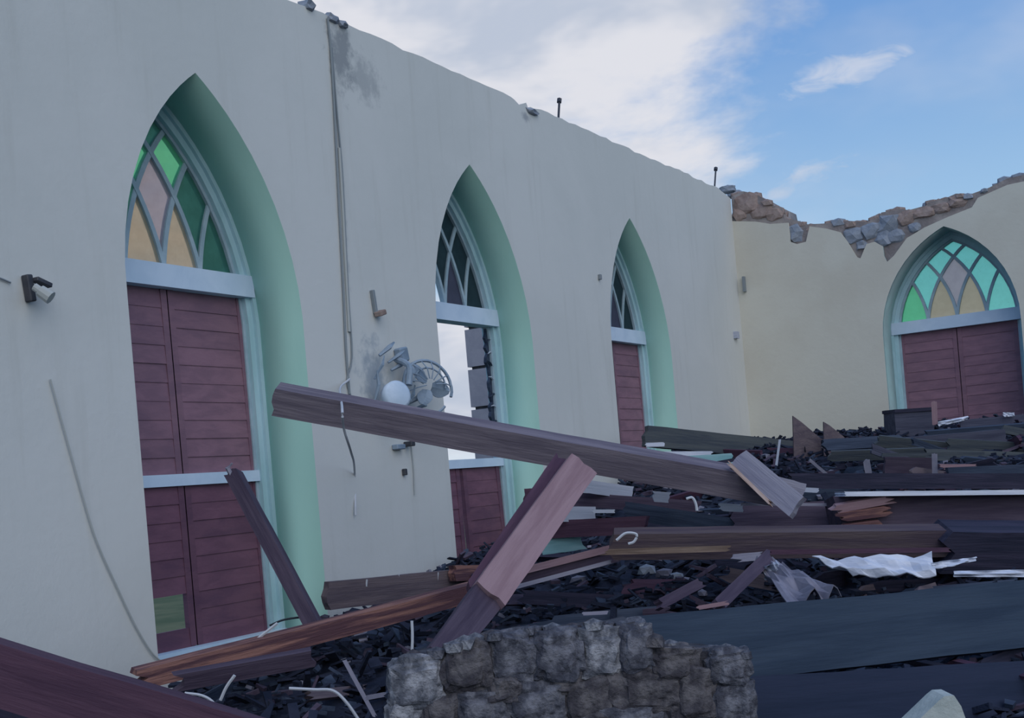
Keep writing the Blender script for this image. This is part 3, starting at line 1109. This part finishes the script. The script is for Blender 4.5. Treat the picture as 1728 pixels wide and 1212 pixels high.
sheet('metal_sheet', 'crumpled bright white metal sheet under the thick purple beam', 'sheet metal', [(1370, 944), (1572, 934), (1580, 972), (1440, 966)], [6.0, 5.95, 5.85, 5.9], 'white_sheet', 0.05, 1)
sheet('metal_sheet', 'narrow white metal strip curling out right of the crumpled sheet', 'sheet metal', [(1570, 950), (1650, 940), (1645, 948), (1572, 962)], [5.9] * 4, 'white_sheet', 0.03, 2)
sheet('metal_sheet', 'long straight white metal strip at the right edge above the blue board', 'sheet metal', [(1610, 964), (1800, 960), (1800, 974), (1610, 974)], [5.7] * 4, 'white_sheet', 0.02, 3)
sheet('cloth', 'grey crumpled cloth on the heap above the large blue board', 'cloth', [(1275, 950), (1320, 945), (1420, 1000), (1330, 1018)], [5.7, 5.7, 5.3, 5.25], 'cloth', 0.07, 4)
sheet('pale_rag', 'small pale rag beside the dark diagonal stick in the heap', 'cloth', [(1284, 958), (1312, 946), (1322, 966), (1292, 980)], [5.6] * 4, 'pale_panel', 0.08, 8)
plank('dark_stick', 'dark purple stick leaning diagonally left of the grey crumpled cloth', 'stick', (1212, 1022), (1296, 940), 22, 0.04, 'purple_wood', Z=(5.3, 5.7), jag=0.4)
plank('dark_stick', 'faint purple stick lying left of the diagonal dark stick', 'stick', (1110, 1022), (1180, 985), 18, 0.04, 'purple_wood', Z=(5.5, 5.7), jag=0.4)
plank('pink_chip', 'small pink wood chip above the left end of the large blue board', 'wood chip', (1178, 1026), (1226, 1018), 7, 0.02, 'pink_wood', Z=5.15, jag=0.6)
plank('gray_chip', 'thin pale chip behind the top of the stone block', 'wood chip', (984, 1036), (1024, 1034), 6, 0.02, 'gray_wood', Z=5.3, jag=0.5)
plank('gray_chip', 'small grey triangular chip below the long brown timber', 'wood chip', (1245, 942), (1290, 938), 14, 0.02, 'gray_wood', Z=6.0, jag=0.8)
# pale panels between pink plank and heap
plank('pale_board', 'upper pale rectangular panel right of the diagonal pink plank', 'panel', (985, 820), (1066, 832), 22, 0.03, 'pale_panel', Z=(7.2, 7.3), jag=0.05)
plank('pale_board', 'lower pale rectangular panel right of the diagonal pink plank', 'panel', (925, 868), (1003, 868), 26, 0.03, 'pale_panel', Z=(7.0, 7.1), jag=0.03)
plank('pale_strip', 'short white strip beside the lower pale panel', 'strip', (1000, 863), (1036, 863), 6, 0.02, 'white_sheet', Z=6.95, jag=0.3)
plank('pale_board', 'small pale square panel below the long beam', 'panel', (1102, 838), (1130, 840), 18, 0.03, 'pale_panel', Z=6.9, jag=0.2)
plank('pale_board', 'small pale scrap left of the purple board', 'panel', (1216, 856), (1252, 858), 13, 0.03, 'pale_panel', Z=6.8, jag=0.3)
plank('dark_timber', 'purple timber passing behind the two pale panels', 'timber', (960, 842), (1180, 858), 24, 0.06, 'purple_wood', Z=(7.3, 7.2), jag=0.2)
plank('dark_timber', 'maroon timber below the lower pale panel', 'timber', (925, 894), (1090, 886), 30, 0.06, 'maroon_wood', Z=(7.1, 6.9), jag=0.2)
plank('teal_board', 'teal painted panel low behind the diagonal pink plank', 'panel', (915, 922), (985, 912), 30, 0.03, 'teal_panel', Z=(7.1, 7.1), jag=0.2)
plank('window_offcut', 'small red offcut poking in front of the second window reveal', 'offcut', (884, 836), (925, 834), 22, 0.04, 'maroon_wood', Z=7.9, jag=0.1)
plank('dark_timber', 'slate timber lying right under the long beam', 'timber', (1060, 862), (1250, 892), 30, 0.06, 'slate_wood', Z=(7.1, 6.9), jag=0.3)
# boards near the third window
plank('gutter_board', 'long dark green board along the wall below the third window', 'board', (1088, 736), (1400, 768), 34, 0.06, 'dark_green_wood', Z=(11.3, 12.2), jag=0.1, twist=-0.2, n=10)
plank('white_strip', 'white strip under the dark green board near the third window', 'strip', (1066, 767), (1200, 766), 9, 0.03, 'white_sheet', Z=(9.6, 9.9), jag=0.3)
plank('white_strip', 'short white strip resting on the dark green board', 'strip', (1090, 751), (1120, 750), 7, 0.03, 'white_sheet', Z=10.4, jag=0.3)
plank('teal_strip', 'teal strip just above the right part of the long beam', 'strip', (1100, 782), (1236, 774), 18, 0.03, 'teal_panel', Z=(9.0, 9.2), jag=0.2)
plank('black_lath', 'thin black lath above the grey triangular board', 'lath', (1152, 792), (1240, 776), 6, 0.02, 'dark_wood', Z=8.5, jag=0.4)
plank('gray_board', 'grey board tapering to the left above the end of the long beam', 'board', (1165, 795), (1250, 796), 18, 0.03, 'gray_wood', Z=8.2, jag=0.5)
sp = plank('split_plank', 'grey splintered plank with a bright fresh split edge on the beam end', 'plank', (1248, 776), (1345, 856), 40, 0.05, 'gray_wood', Z=(6.55, 6.3), jag=0.10)
o = plank('split_edge', None, None, (1232, 784), (1300, 850), 6, 0.03, 'fresh_split', Z=(6.5, 6.25), jag=0.9, parent=sp)
tag(o, 'bright orange fresh split edge')
plank('broken_slab', 'pale grey broken slab at the foot of the splintered plank', 'slab', (1306, 822), (1350, 834), 38, 0.04, 'gray_wood', Z=6.45, jag=0.15)
plank('pale_strip', 'short pale strip right of the broken grey slab', 'strip', (1348, 826), (1380, 828), 8, 0.03, 'pale_panel', Z=6.8, jag=0.3)


# pointed shards standing up before the end wall
def shard(label, pts, Z, material, thick=0.03):
    P = [at(px, py, Z) for px, py in pts]
    c = sum(P, Vector()) / len(P)
    bm = bmesh.new()
    a = [bm.verts.new(p - c) for p in P]
    b = [bm.verts.new(p - c + FWD * thick) for p in P]
    bm.faces.new(a); bm.faces.new(b[::-1])
    for i in range(len(P)):
        j = (i + 1) % len(P)
        bm.faces.new((a[i], b[i], b[j], a[j]))
    return tag(link('board_shard', bm, material, None, Matrix.Translation(c)), label, 'shard')


shard('larger pointed grey shard standing up before the end wall', [(1338, 702), (1352, 712), (1385, 740), (1388, 775), (1340, 775)], 11.2, 'brown_board')
shard('smaller pointed shard standing up right of the larger one', [(1390, 712), (1400, 718), (1425, 738), (1428, 770), (1391, 770)], 11.0, 'brown_board')
# dark box in front of the end window
bm = bmesh.new()
c = at(1545, 722, 11.0)
Mb, _, _ = frame_between(at(1513, 726, 11.0), at(1578, 722, 11.0))
hw_, hh_ = 33 * 11 / F, 33 * 11 / F
box_bm(bm, -hw_, hw_, -hh_, hh_, -0.35, 0.0)
for v in bm.verts:
    v.co += Vector((random.uniform(-.012, .012), random.uniform(-.012, .012), 0))
bx_ = tag(link('wooden_box', bm, 'roof_gray', None, Mb), 'dark wooden box standing in front of the end wall window', 'box')
bm = bmesh.new()
box_bm(bm, -hw_ - .01, hw_ + .01, hh_ - 0.02, hh_ + 0.01, -0.36, 0.015)
link('lid', bm, 'dark_wood', bx_, Mb)
plank('pink_stick', 'short pink stick standing at the right side of the dark box', 'stick', (1578, 716), (1576, 678), 9, 0.03, 'pink_wood', Z=10.8, jag=0.2)
sheet('metal_sheet', 'small curled white strip lying right of the dark box', 'sheet metal', [(1582, 712), (1634, 702), (1634, 708), (1584, 720)], [10.7] * 4, 'white_sheet', 0.03, 5)
sheet('metal_sheet', 'tiny white scrap on the heap near the right edge below the end window', 'sheet metal', [(1692, 696), (1712, 696), (1712, 702), (1694, 704)], [10.6] * 4, 'white_sheet', 0.02, 6)

# weathered roof boards fanned out at the right back
rng = random.Random(21)
spec = [((1480, 744), (1640, 760), 20), ((1500, 752), (1700, 735), 22), ((1560, 738), (1760, 722), 22), ((1600, 752), (1780, 762), 24), ((1470, 757), (1560, 790), 16),
        ((1640, 738), (1790, 716), 18), ((1560, 768), (1760, 775), 20), ((1620, 716), (1740, 706), 14), ((1390, 752), (1520, 744), 20), ((1400, 770), (1560, 764), 18), ((1660, 780), (1800, 790), 20),
        ((1540, 745), (1625, 775), 12), ((1690, 724), (1800, 745), 14)]
FAN = ['green grey roof board just right of the dark box', 'slate roof board under the curled white strip', 'slate roof board near the right edge', 'wide green grey roof board', 'short narrow slate roof board at the left front', 'slate roof board highest at the right edge',
       'green grey roof board second from the front', 'narrow slate roof board on top', 'slate roof board at the far left end', 'green grey roof board left front', 'slate roof board lowest at the right edge', 'thin slate roof board crossing the others', 'thin green grey roof board at the right edge']
for i, (a, b, wp) in enumerate(spec):
    Za = 11.0 - (max(a[1], b[1]) - 700) / 90 * 1.6
    plank('roof_board', FAN[i] + ' in the fanned pile below the end window', 'board', a, b, wp, 0.03, 'slate_wood' if i % 3 == 2 else 'dark_green_wood' if i % 3 == 0 else 'roof_gray', Z=(Za, Za - rng.uniform(-.15, .15)), jag=0.25, twist=rng.uniform(-.3, .5),
          group='fanned roof boards at right')
plank('crate_board', 'dark purple panel with a pale rim below the fanned roof boards', 'board', (1492, 788), (1576, 790), 34, 0.04, 'purple_wood', Z=8.9, jag=0.05)
plank('grey_lath', 'grey rim lath along the top of the dark purple panel', 'lath', (1488, 768), (1660, 766), 6, 0.03, 'dark_green_wood', Z=8.8, jag=0.3)
plank('pale_upright', 'short pale upright at the right end of the dark purple panel', 'upright', (1577, 766), (1578, 808), 9, 0.03, 'cloth', Z=8.75, jag=0.1)
plank('pink_chip', 'dull pink chip right of the short pale upright', 'wood chip', (1590, 788), (1644, 788), 9, 0.02, 'pink_wood', Z=8.7, jag=0.8)
plank('pale_chip', 'small bluish white chip left of the dark purple panel', 'wood chip', (1462, 778), (1466, 800), 11, 0.02, 'cloth', Z=8.8, jag=0.4)
plank('thin_lath', 'thin pale lath leaning in the dark gap right of the splintered plank', 'lath', (1310, 786), (1316, 742), 4, 0.015, 'pale_panel', Z=9.0, jag=0.3)
plank('thin_lath', 'thin grey lath slanting down in the dark part of the heap', 'lath', (1366, 776), (1404, 808), 5, 0.015, 'cloth', Z=8.6, jag=0.3)
plank('cross_timber', 'dark timber lying level behind the bright edged purple beam', 'timber', (1330, 812), (1790, 812), 26, 0.08, 'dark_wood', Z=(7.4, 7.4), jag=0.2, n=10)
plank('cross_timber', 'navy timber further back in the right part of the heap', 'timber', (1600, 800), (1800, 792), 22, 0.08, 'slate_wood', Z=(8.3, 8.2), jag=0.2)

# loose splintered boards scattered over the heap, each told apart by look and neighbour
MARKS = [((960, 1130), 'the stone block'), ((1400, 1060), 'the very large blue board'), ((905, 890), 'the diagonal pink plank'), ((1300, 915), 'the long brown timber'), ((1490, 955), 'the crumpled white sheet'),
         ((1350, 985), 'the grey crumpled cloth'), ((1320, 870), 'the purple board'), ((1560, 880), 'the thick purple beam'), ((1300, 810), 'the splintered plank'), ((1545, 722), 'the dark box'), ((1360, 740), 'the larger shard'),
         ((1534, 790), 'the dark purple panel'), ((1240, 752), 'the dark green wall board'), ((1000, 825), 'the upper pale board'), ((965, 868), 'the lower pale board'), ((540, 1080), 'the split timber'), ((550, 1180), 'the bent white wire'),
         ((345, 1185), 'the curled white wire'), ((1250, 980), 'the diagonal dark stick'), ((1660, 740), 'the fanned roof boards'), ((950, 940), 'the pale laths'), ((1665, 920), 'the rounded timber'), ((1600, 1195), 'the pale concrete tip')]
USED = set()


def near_words(px, py):
    mk = min(MARKS, key=lambda q: math.hypot(q[0][0] - px, q[0][1] - py))
    dx, dy = px - mk[0][0], py - mk[0][1]
    if abs(dx) > abs(dy) * 1.6:
        rel = 'right of' if dx > 0 else 'left of'
    elif abs(dy) > abs(dx) * 1.6:
        rel = 'below' if dy > 0 else 'above'
    else:
        rel = ('below and ' if dy > 0 else 'above and ') + ('right of' if dx > 0 else 'left of')
    return rel + ' ' + mk[1]


rng = random.Random(77)
cnt = tries = 0
mlist = [('dark_wood', 'black'), ('slate_wood', 'slate blue'), ('purple_wood', 'purple'), ('maroon_wood', 'maroon'), ('dark_wood', 'black'), ('slate_wood', 'slate blue'), ('brown_board', 'brown')]
while cnt < 110 and tries < 4000:
    tries += 1
    px, py = rng.uniform(330, 1728), rng.uniform(745, 1200)
    if tries % 2 == 0:
        px, py = rng.uniform(1100, 1728), rng.uniform(735, 1020)
    Z = hit(px, py)
    p = at(px, py, Z)
    if p.x < 0.5 or p.y > CORNER - 0.6 or Z < 3.9:
        continue
    L = rng.uniform(0.15, 0.7)
    ang = rng.uniform(0, math.pi)
    w = rng.uniform(0.03, 0.10)
    d = Vector((math.cos(ang), math.sin(ang), rng.uniform(-0.15, 0.2)))
    a, b = p - d * L / 2, p + d * L / 2
    if min(a.x, b.x) < 0.15 or max(a.y, b.y) > CORNER - 0.1:
        continue
    mt, word = mlist[tries % 7]
    lab = ('long ' if L > 0.42 else 'short ') + word + ' splintered board ' + near_words(px, py)
    if lab in USED:
        continue
    USED.add(lab)
    M, _, _ = frame_between(a, b, rng.uniform(-0.6, 0.6))
    M = Matrix.Translation((0, 0, rng.uniform(0.0, 0.05))) @ M
    o = link('splintered_board', plank_bm(L, w, 0.025, cnt, 0.7, 3), mt, None, M)
    tag(o, lab, 'board', 'loose splintered boards in the heap')
    cnt += 1
cnt = tries = 0
while cnt < 45 and tries < 3000:
    tries += 1
    px, py = rng.uniform(380, 1728), rng.uniform(760, 1200)
    Z = hit(px, py)
    p = at(px, py, Z)
    if p.x < 0.3 or p.y > CORNER - 0.4 or Z < 3.9:
        continue
    s_ = rng.uniform(0.02, 0.05)
    mt, word = [('cloth', 'pale'), ('debris', 'black'), ('masonry_gray', 'grey'), ('debris', 'black'), ('cloth', 'pale')][tries % 5]
    lab = ('small ' if s_ > 0.034 else 'tiny ') + word + ' lump of rubble ' + near_words(px, py)
    if lab in USED:
        continue
    USED.add(lab)
    bm = bmesh.new()
    rock_bm(bm, (0, 0, 0), (s_ * 1.3, s_, s_ * .8), cnt + 50, 1)
    o = link('rubble_lump', bm, mt, None, Matrix.Translation(p + Vector((0, 0, s_ * 0.5))) @ Matrix.Rotation(rng.uniform(0, 3), 4, 'Z'))
    tag(o, lab, 'rubble', 'small rubble lumps in the heap')
    cnt += 1

# ---------------------------------------------------------------- masonry chunk in the foreground
ZC = 3.55
root = empty('masonry_block', at(960, 1212, ZC), 'large broken chunk of rubble masonry in the centre foreground', 'masonry')
outl = [(652, 1128), (662, 1112), (690, 1102), (722, 1102), (752, 1098), (768, 1088), (790, 1080), (830, 1072), (860, 1062), (900, 1060), (960, 1058), (1000, 1052), (1040, 1050), (1074, 1042), (1090, 1060), (1112, 1086), (1150, 1088), (1190, 1092), (1230, 1094), (1262, 1104), (1270, 1140), (1272, 1450), (668, 1450), (664, 1180), (656, 1150)]


def inside(px, py):
    c_ = False
    n_ = len(outl)
    for i in range(n_):
        (xa, ya), (xb, yb) = outl[i], outl[(i + 1) % n_]
        if (ya > py) != (yb > py) and px < (xb - xa) * (py - ya) / (yb - ya) + xa:
            c_ = not c_
    return c_


bm = bmesh.new()
P = [at(px + (966 - px) * 0.03, py + 7 if py < 1400 else py, ZC + 0.06) for px, py in outl]
a = [bm.verts.new(p) for p in P]
b = [bm.verts.new(p + FWD * 0.42 - UP * 0.03) for p in P]
bm.faces.new(a); bm.faces.new(b[::-1])
for i in range(len(P)):
    j = (i + 1) % len(P)
    bm.faces.new((a[i], b[i], b[j], a[j]))
link('mortar_core', bm, 'mortar', root)
rng = random.Random(9)
stones = [(708, 1150, 54, 46, 'rubble_stone_light'), (688, 1200, 36, 30, 'rubble_stone_light'), (745, 1196, 36, 40, 'rubble_stone_brown'), (790, 1128, 44, 46, 'rubble_stone_brown'), (868, 1112, 42, 48, 'rubble_stone'), (812, 1196, 48, 36, 'rubble_stone'),
          (940, 1106, 44, 46, 'rubble_stone'), (1010, 1100, 46, 46, 'rubble_stone_light'), (1072, 1092, 34, 46, 'rubble_stone'), (905, 1186, 54, 42, 'rubble_stone'), (995, 1180, 48, 42, 'rubble_stone_brown'), (1090, 1162, 64, 42, 'rubble_stone_brown'),
          (1136, 1118, 48, 30, 'rubble_stone_brown'), (1168, 1172, 46, 52, 'rubble_stone_brown'), (1226, 1124, 40, 32, 'rubble_stone'), (1236, 1185, 36, 42, 'rubble_stone'), (1060, 1218, 60, 34, 'rubble_stone'), (1180, 1235, 60, 40, 'rubble_stone'), (860, 1240, 60, 36, 'rubble_stone'),
          (740, 1250, 60, 36, 'rubble_stone'), (960, 1245, 50, 36, 'rubble_stone'), (850, 1160, 30, 24, 'rubble_stone_brown'), (955, 1148, 30, 22, 'rubble_stone_brown')]
B3 = Matrix((RIGHT * math.cos(-RHO * .3), UP, -FWD)).transposed()
for i, (px, py, rx, ry, mt) in enumerate(stones):
    bm = bmesh.new()
    k_ = ZC / F
    rock_bm(bm, (0, 0, 0), (rx * k_ * 1.02, ry * k_ * 1.02, 0.055 + rng.uniform(-.008, .008)), i + 3, 4, 0.24, B3, 0.55)
    link('stone', bm, mt, root, Matrix.Translation(at(px, py, ZC + 0.075)), smooth=False)
# small stones along the rough top
for i in range(34):
    px = rng.uniform(665, 1262)
    for py in range(1035, 1140):
        if inside(px, py):
            break
    s = rng.uniform(0.012, 0.028)
    bm = bmesh.new()
    rock_bm(bm, (0, 0, 0), (s * 1.3, s, s * .9), i + 31, 1)
    link('stone', bm, rng.choice(['rubble_stone', 'rubble_stone_light', 'rubble_stone_brown']), root, Matrix.Translation(at(px, py + 4, ZC + rng.uniform(0.03, 0.2))))
# pale block tip lower right
bm = bmesh.new()
for (pts, d) in [([(1585, 1182), (1594, 1175), (1610, 1174), (1622, 1192), (1634, 1225), (1660, 1430), (1520, 1430), (1540, 1225), (1560, 1206)], 0.10)]:
    P = [at(px, py, 3.3) for px, py in pts]
    a = [bm.verts.new(p) for p in P]
    b = [bm.verts.new(p + FWD * d) for p in P]
    bm.faces.new(a); bm.faces.new(b[::-1])
    for i in range(len(P)):
        j = (i + 1) % len(P)
        bm.faces.new((a[i], b[i], b[j], a[j]))
low = at(1590, 1300, 3.3)
tag(link('concrete_fragment', bm, 'pale_concrete'), 'pale pointed concrete fragment at the lower right edge', 'concrete')


# ---------------------------------------------------------------- wires
def wire(name, label, pts, r, material, cat='wire', group=None, parent=None):
    bm = bmesh.new()
    tube_bm(bm, spline(pts, 6), r, 6)
    o = link(name, bm, material, parent)
    if parent is None:
        tag(o, label, cat, group)
    return o


def A(Z, *pp):
    return [at(px, py, Z) for px, py in pp]


wire('wire', 'white wire curling at the lower left below the split timber', A(5.0, (312, 1170), (340, 1174), (360, 1186), (382, 1216)), 0.006, 'wire_white')
wire('wire', 'short pale wire rising from the curled white wire at lower left', A(5.0, (372, 1182), (382, 1160), (396, 1140)), 0.007, 'wire_white')
wire('wire', 'white wire bending over in the dark area left of the stone block', A(4.6, (488, 1162), (530, 1164), (562, 1166), (585, 1186), (606, 1216)), 0.006, 'wire_white')
plank('thin_stick', 'thin grey stick slanting down just left of the stone block', 'stick', (582, 1116), (632, 1208), 7, 0.02, 'gray_wood', Z=4.6, jag=0.4)
plank('thin_stick', 'short grey stick touching the left side of the stone block', 'stick', (618, 1178), (650, 1172), 8, 0.02, 'cloth', Z=4.3, jag=0.4)
wire('wire', 'thin pale upright wire above the left end of the stone block', A(4.9, (695, 1048), (696, 1075), (695, 1108)), 0.006, 'wire_white')
wire('wire', 'white wire lying over the split timber beside the first window', A(6.0, (424, 1088), (440, 1074), (468, 1052)), 0.008, 'wire_white')
wire('wire', 'black wire behind the foot of the leaning post', A(6.5, (455, 1056), (480, 1046), (522, 1040)), 0.006, 'wire_black')
wire('wire', 'pale loop of wire standing on the long brown timber', A(6.05, (1040, 912), (1056, 900), (1074, 902), (1070, 914), (1060, 918)), 0.007, 'wire_white')
wire('wire', 'small white hooked wire under the long beam', A(6.1, (1158, 842), (1168, 840), (1174, 850), (1176, 862)), 0.007, 'wire_white')
wire('hanging_wire', 'pale wire hanging down the wall and over the long beam', [on_left(590, 640, -0.03), on_left(574, 655, -0.15), at(577, 685, 6.25), at(580, 722, 6.25), at(592, 762, 6.6), on_left(598, 790, -0.06), on_left(600, 870, -0.02)], 0.007, 'wire_white', 'wire')
wire('wall_wire', 'thin grey wire sagging down the wall left of the first window', [on_left(*p, -0.012) for p in [(85, 640), (118, 760), (152, 880), (170, 930), (195, 985), (228, 1055), (255, 1100), (274, 1118)]], 0.005, 'wire_plaster', 'wire')
# vertical cable run
cb = empty('wall_cable', on_left(560, 60, -0.01), 'dark cables running down the wall between the first two windows', 'cable')
wire('cable', None, [on_left(*p, -0.012) for p in [(553, 30), (558, 80), (563, 160), (568, 260), (574, 380), (580, 500), (584, 590), (590, 665)]], 0.008, 'wire_gray', parent=cb)
wire('cable', None, [on_left(*p, -0.010) for p in [(560, 80), (568, 180), (577, 280), (582, 380), (588, 500), (594, 600), (586, 640), (592, 670)]], 0.006, 'wire_gray', parent=cb)
wire('conduit', None, [on_left(*p, -0.006) for p in [(572, 250), (578, 350), (583, 450), (589, 560)]], 0.012, 'wire_plaster', parent=cb)
wire('wall_wire', 'short thin cable hanging under the small dark bracket', [on_left(*p, -0.01) for p in [(694, 752), (698, 790), (700, 835)]], 0.004, 'wire_plaster', 'wire')


# ---------------------------------------------------------------- wall fittings
def lbox(name, px, py, wx, wz, d, material, parent=None, rot=0.0, d0=0.0):
    p = on_left(px, py, 0)
    bm = bmesh.new()
    box_bm(bm, d0, d0 + d, -wx / 2, wx / 2, -wz / 2, wz / 2)
    bmesh.ops.bevel(bm, geom=bm.edges[:], offset=min(wx, wz, d) * 0.15, segments=1, affect='EDGES')
    return link(name, bm, material, parent, Matrix.Translation(p) @ Matrix.Rotation(rot, 4, 'X'))


lf = empty('wall_light', on_left(50, 490), 'broken wall light with pale holder at the far left of the wall', 'light')
lbox('back_plate', 43, 488, 0.035, 0.13, 0.05, 'dark_metal', lf, 0.1)
lbox('arm', 58, 480, 0.09, 0.022, 0.05, 'dark_metal', lf, -0.3, 0.03)
bm = bmesh.new()
q1, q2 = on_left(58, 484, -0.08), on_left(86, 503, -0.14)
tube_bm(bm, [q1, q1 + (q2 - q1) * .3, q1 + (q2 - q1) * .35, q2], [0.020, 0.020, 0.030, 0.034], 10)
link('lamp_holder', bm, 'wire_plaster', lf)
wire('wall_wire', 'short grey wire leading to the broken wall light at far left', [on_left(*p, -0.01) for p in [(-40, 462), (-5, 468), (18, 477)]], 0.005, 'wire_gray')
br = empty('wall_bracket', on_left(632, 520), 'small rusty bracket on the wall above the broken fan', 'bracket')
lbox('plate', 628, 510, 0.025, 0.16, 0.03, 'wire_gray', br, 0.12)
lbox('hook', 634, 530, 0.07, 0.035, 0.06, 'brown_rubble', br, 0.3, 0.01)
br = empty('wall_socket', on_left(672, 752), 'small dark bracket on the wall just below the long beam', 'bracket')
lbox('plate', 668, 755, 0.10, 0.035, 0.05, 'gray_plastic', br)
lbox('clip', 684, 750, 0.05, 0.035, 0.07, 'dark_metal', br)
lbox_o = lbox('wall_button', 680, 797, 0.03, 0.045, 0.03, 'dark_metal')
tag(lbox_o, 'tiny dark square fitting on the wall under the long beam', 'fitting')
lbox_o = lbox('wall_hook', 1010, 468, 0.03, 0.05, 0.03, 'wire_gray')
tag(lbox_o, 'tiny hook on the wall left of the third window', 'fitting')
p = on_back(1257, 480)
bm = bmesh.new()
box_bm(bm, -0.014, 0.014, -0.05, 0, -0.09, 0.09)
tag(link('wall_rod', bm, 'wire_gray', None, Matrix.Translation(p)), 'short dark rod fixed on the end wall beside the corner', 'fitting')
p = on_back(1242, 565)
bm = bmesh.new()
p = on_left(1240, 566)
box_bm(bm, 0, 0.04, -0.05, 0.05, -0.04, 0.04)
tag(link('wall_switch', bm, 'pale_panel', None, Matrix.Translation(p)), 'small pale switch on the side wall near the corner', 'switch')

# broken wall fan
fc = on_left(672, 655)
fan = empty('wall_fan', fc, 'broken grey wall fan with bent cage hanging beside the second window', 'fan')
lbox('bracket', 672, 600, 0.10, 0.10, 0.06, 'gray_plastic', fan, 0.2)
bm = bmesh.new()
q1, q2 = on_left(668, 606, -0.05), on_left(690, 650, -0.20)
tube_bm(bm, spline([q1, (q1 + q2) / 2 + Vector((.06, 0, .03)), q2], 5), 0.022, 8)
link('arm', bm, 'gray_plastic', fan)


def disc_between(c, n, r0, t, material, name, parent, seg=20):
    bm = bmesh.new()
    n = n.normalized()
    tube_bm(bm, [c - n * t / 2, c - n * t / 2 + n * 0.01, c + n * t / 2 - n * 0.01, c + n * t / 2], [r0 * .85, r0, r0, r0 * .8], seg)
    return link(name, bm, material, parent, smooth=True)


disc_between(on_left(668, 668, -0.16), Vector((0.9, -0.45, 0.15)), 0.10, 0.07, 'pale_plastic', 'motor_housing', fan)
# cage: rings and ribs with missing pieces
cc = on_left(722, 652, -0.16)
nn = Vector((0.88, -0.42, 0.2)).normalized()
ax = nn.cross(Vector((0, 0, 1))).normalized()
ay = ax.cross(nn)


def ring(c, r, a0, a1, th, material, name, n=20, push=0.0):
    pts = [c + nn * push + ax * math.cos(a0 + (a1 - a0) * i / n) * r + ay * math.sin(a0 + (a1 - a0) * i / n) * r for i in range(n + 1)]
    bm = bmesh.new()
    tube_bm(bm, pts, th, 5)
    link(name, bm, material, fan)


ring(cc, 0.19, -0.6, 3.6, 0.012, 'gray_plastic', 'cage_ring')
ring(cc, 0.125, 0.2, 3.4, 0.007, 'gray_plastic', 'cage_ring', push=0.03)
ring(cc + Vector((0, 0, -.02)), 0.175, 3.9, 5.4, 0.010, 'gray_plastic', 'cage_ring', push=-0.03)
for i in range(9):
    a_ = -0.2 + i * 0.42
    pa = cc + nn * 0.05 + (ax * math.cos(a_) + ay * math.sin(a_)) * 0.04
    pb = cc + (ax * math.cos(a_) + ay * math.sin(a_)) * 0.19
    bm = bmesh.new()
    tube_bm(bm, [pa, (pa + pb) / 2 + nn * 0.03, pb], 0.0045, 5)
    link('cage_rib', bm, 'gray_plastic', fan)


def blade(c, ang, L, w, tw, material='gray_plastic'):
    bm = bmesh.new()
    d = ax * math.cos(ang) + ay * math.sin(ang)
    s = nn.cross(d)
    rows = []
    for i in range(7):
        t = i / 6
        ww = w * math.sin(math.pi * (0.18 + 0.72 * t))
        tw_ = tw * (1 - t * .5)
        sv = s * math.cos(tw_) + nn * math.sin(tw_)
        pc_ = c + d * (0.03 + L * t)
        rows.append([bm.verts.new(pc_ + sv * ww * k2 + nn * h_) for k2, h_ in ((-.5, 0), (0, .01), (.5, 0), (.5, -.006), (0, .004), (-.5, -.006))])
    for i in range(6):
        for k2 in range(6):
            l = (k2 + 1) % 6
            bm.faces.new((rows[i][k2], rows[i][l], rows[i + 1][l], rows[i + 1][k2]))
    bm.faces.new(rows[0]); bm.faces.new(rows[-1][::-1])
    link('blade', bm, material, fan)


blade(cc, 1.1, 0.15, 0.13, 0.5)
blade(cc, 3.4, 0.14, 0.12, 0.5)
blade(cc, 5.2, 0.12, 0.11, 0.6)
for (a, b, r) in [((640, 600), (665, 578), 0.018), ((655, 612), (682, 592), 0.014), ((632, 640), (648, 600), 0.012), ((660, 625), (684, 612), 0.016), ((632, 680), (636, 625), 0.014), ((690, 680), (712, 668), 0.020), ((684, 690), (700, 650), 0.014), ((700, 690), (720, 685), 0.015)]:
    bm = bmesh.new()
    pa, pb = on_left(*a, -0.05), on_left(*b, -0.09)
    tube_bm(bm, [pa, (pa + pb) / 2 + Vector((0.02, .01, .012)), pb], [r * .6, r, r * .4], 5)
    link('broken_shroud', bm, 'gray_plastic', fan)
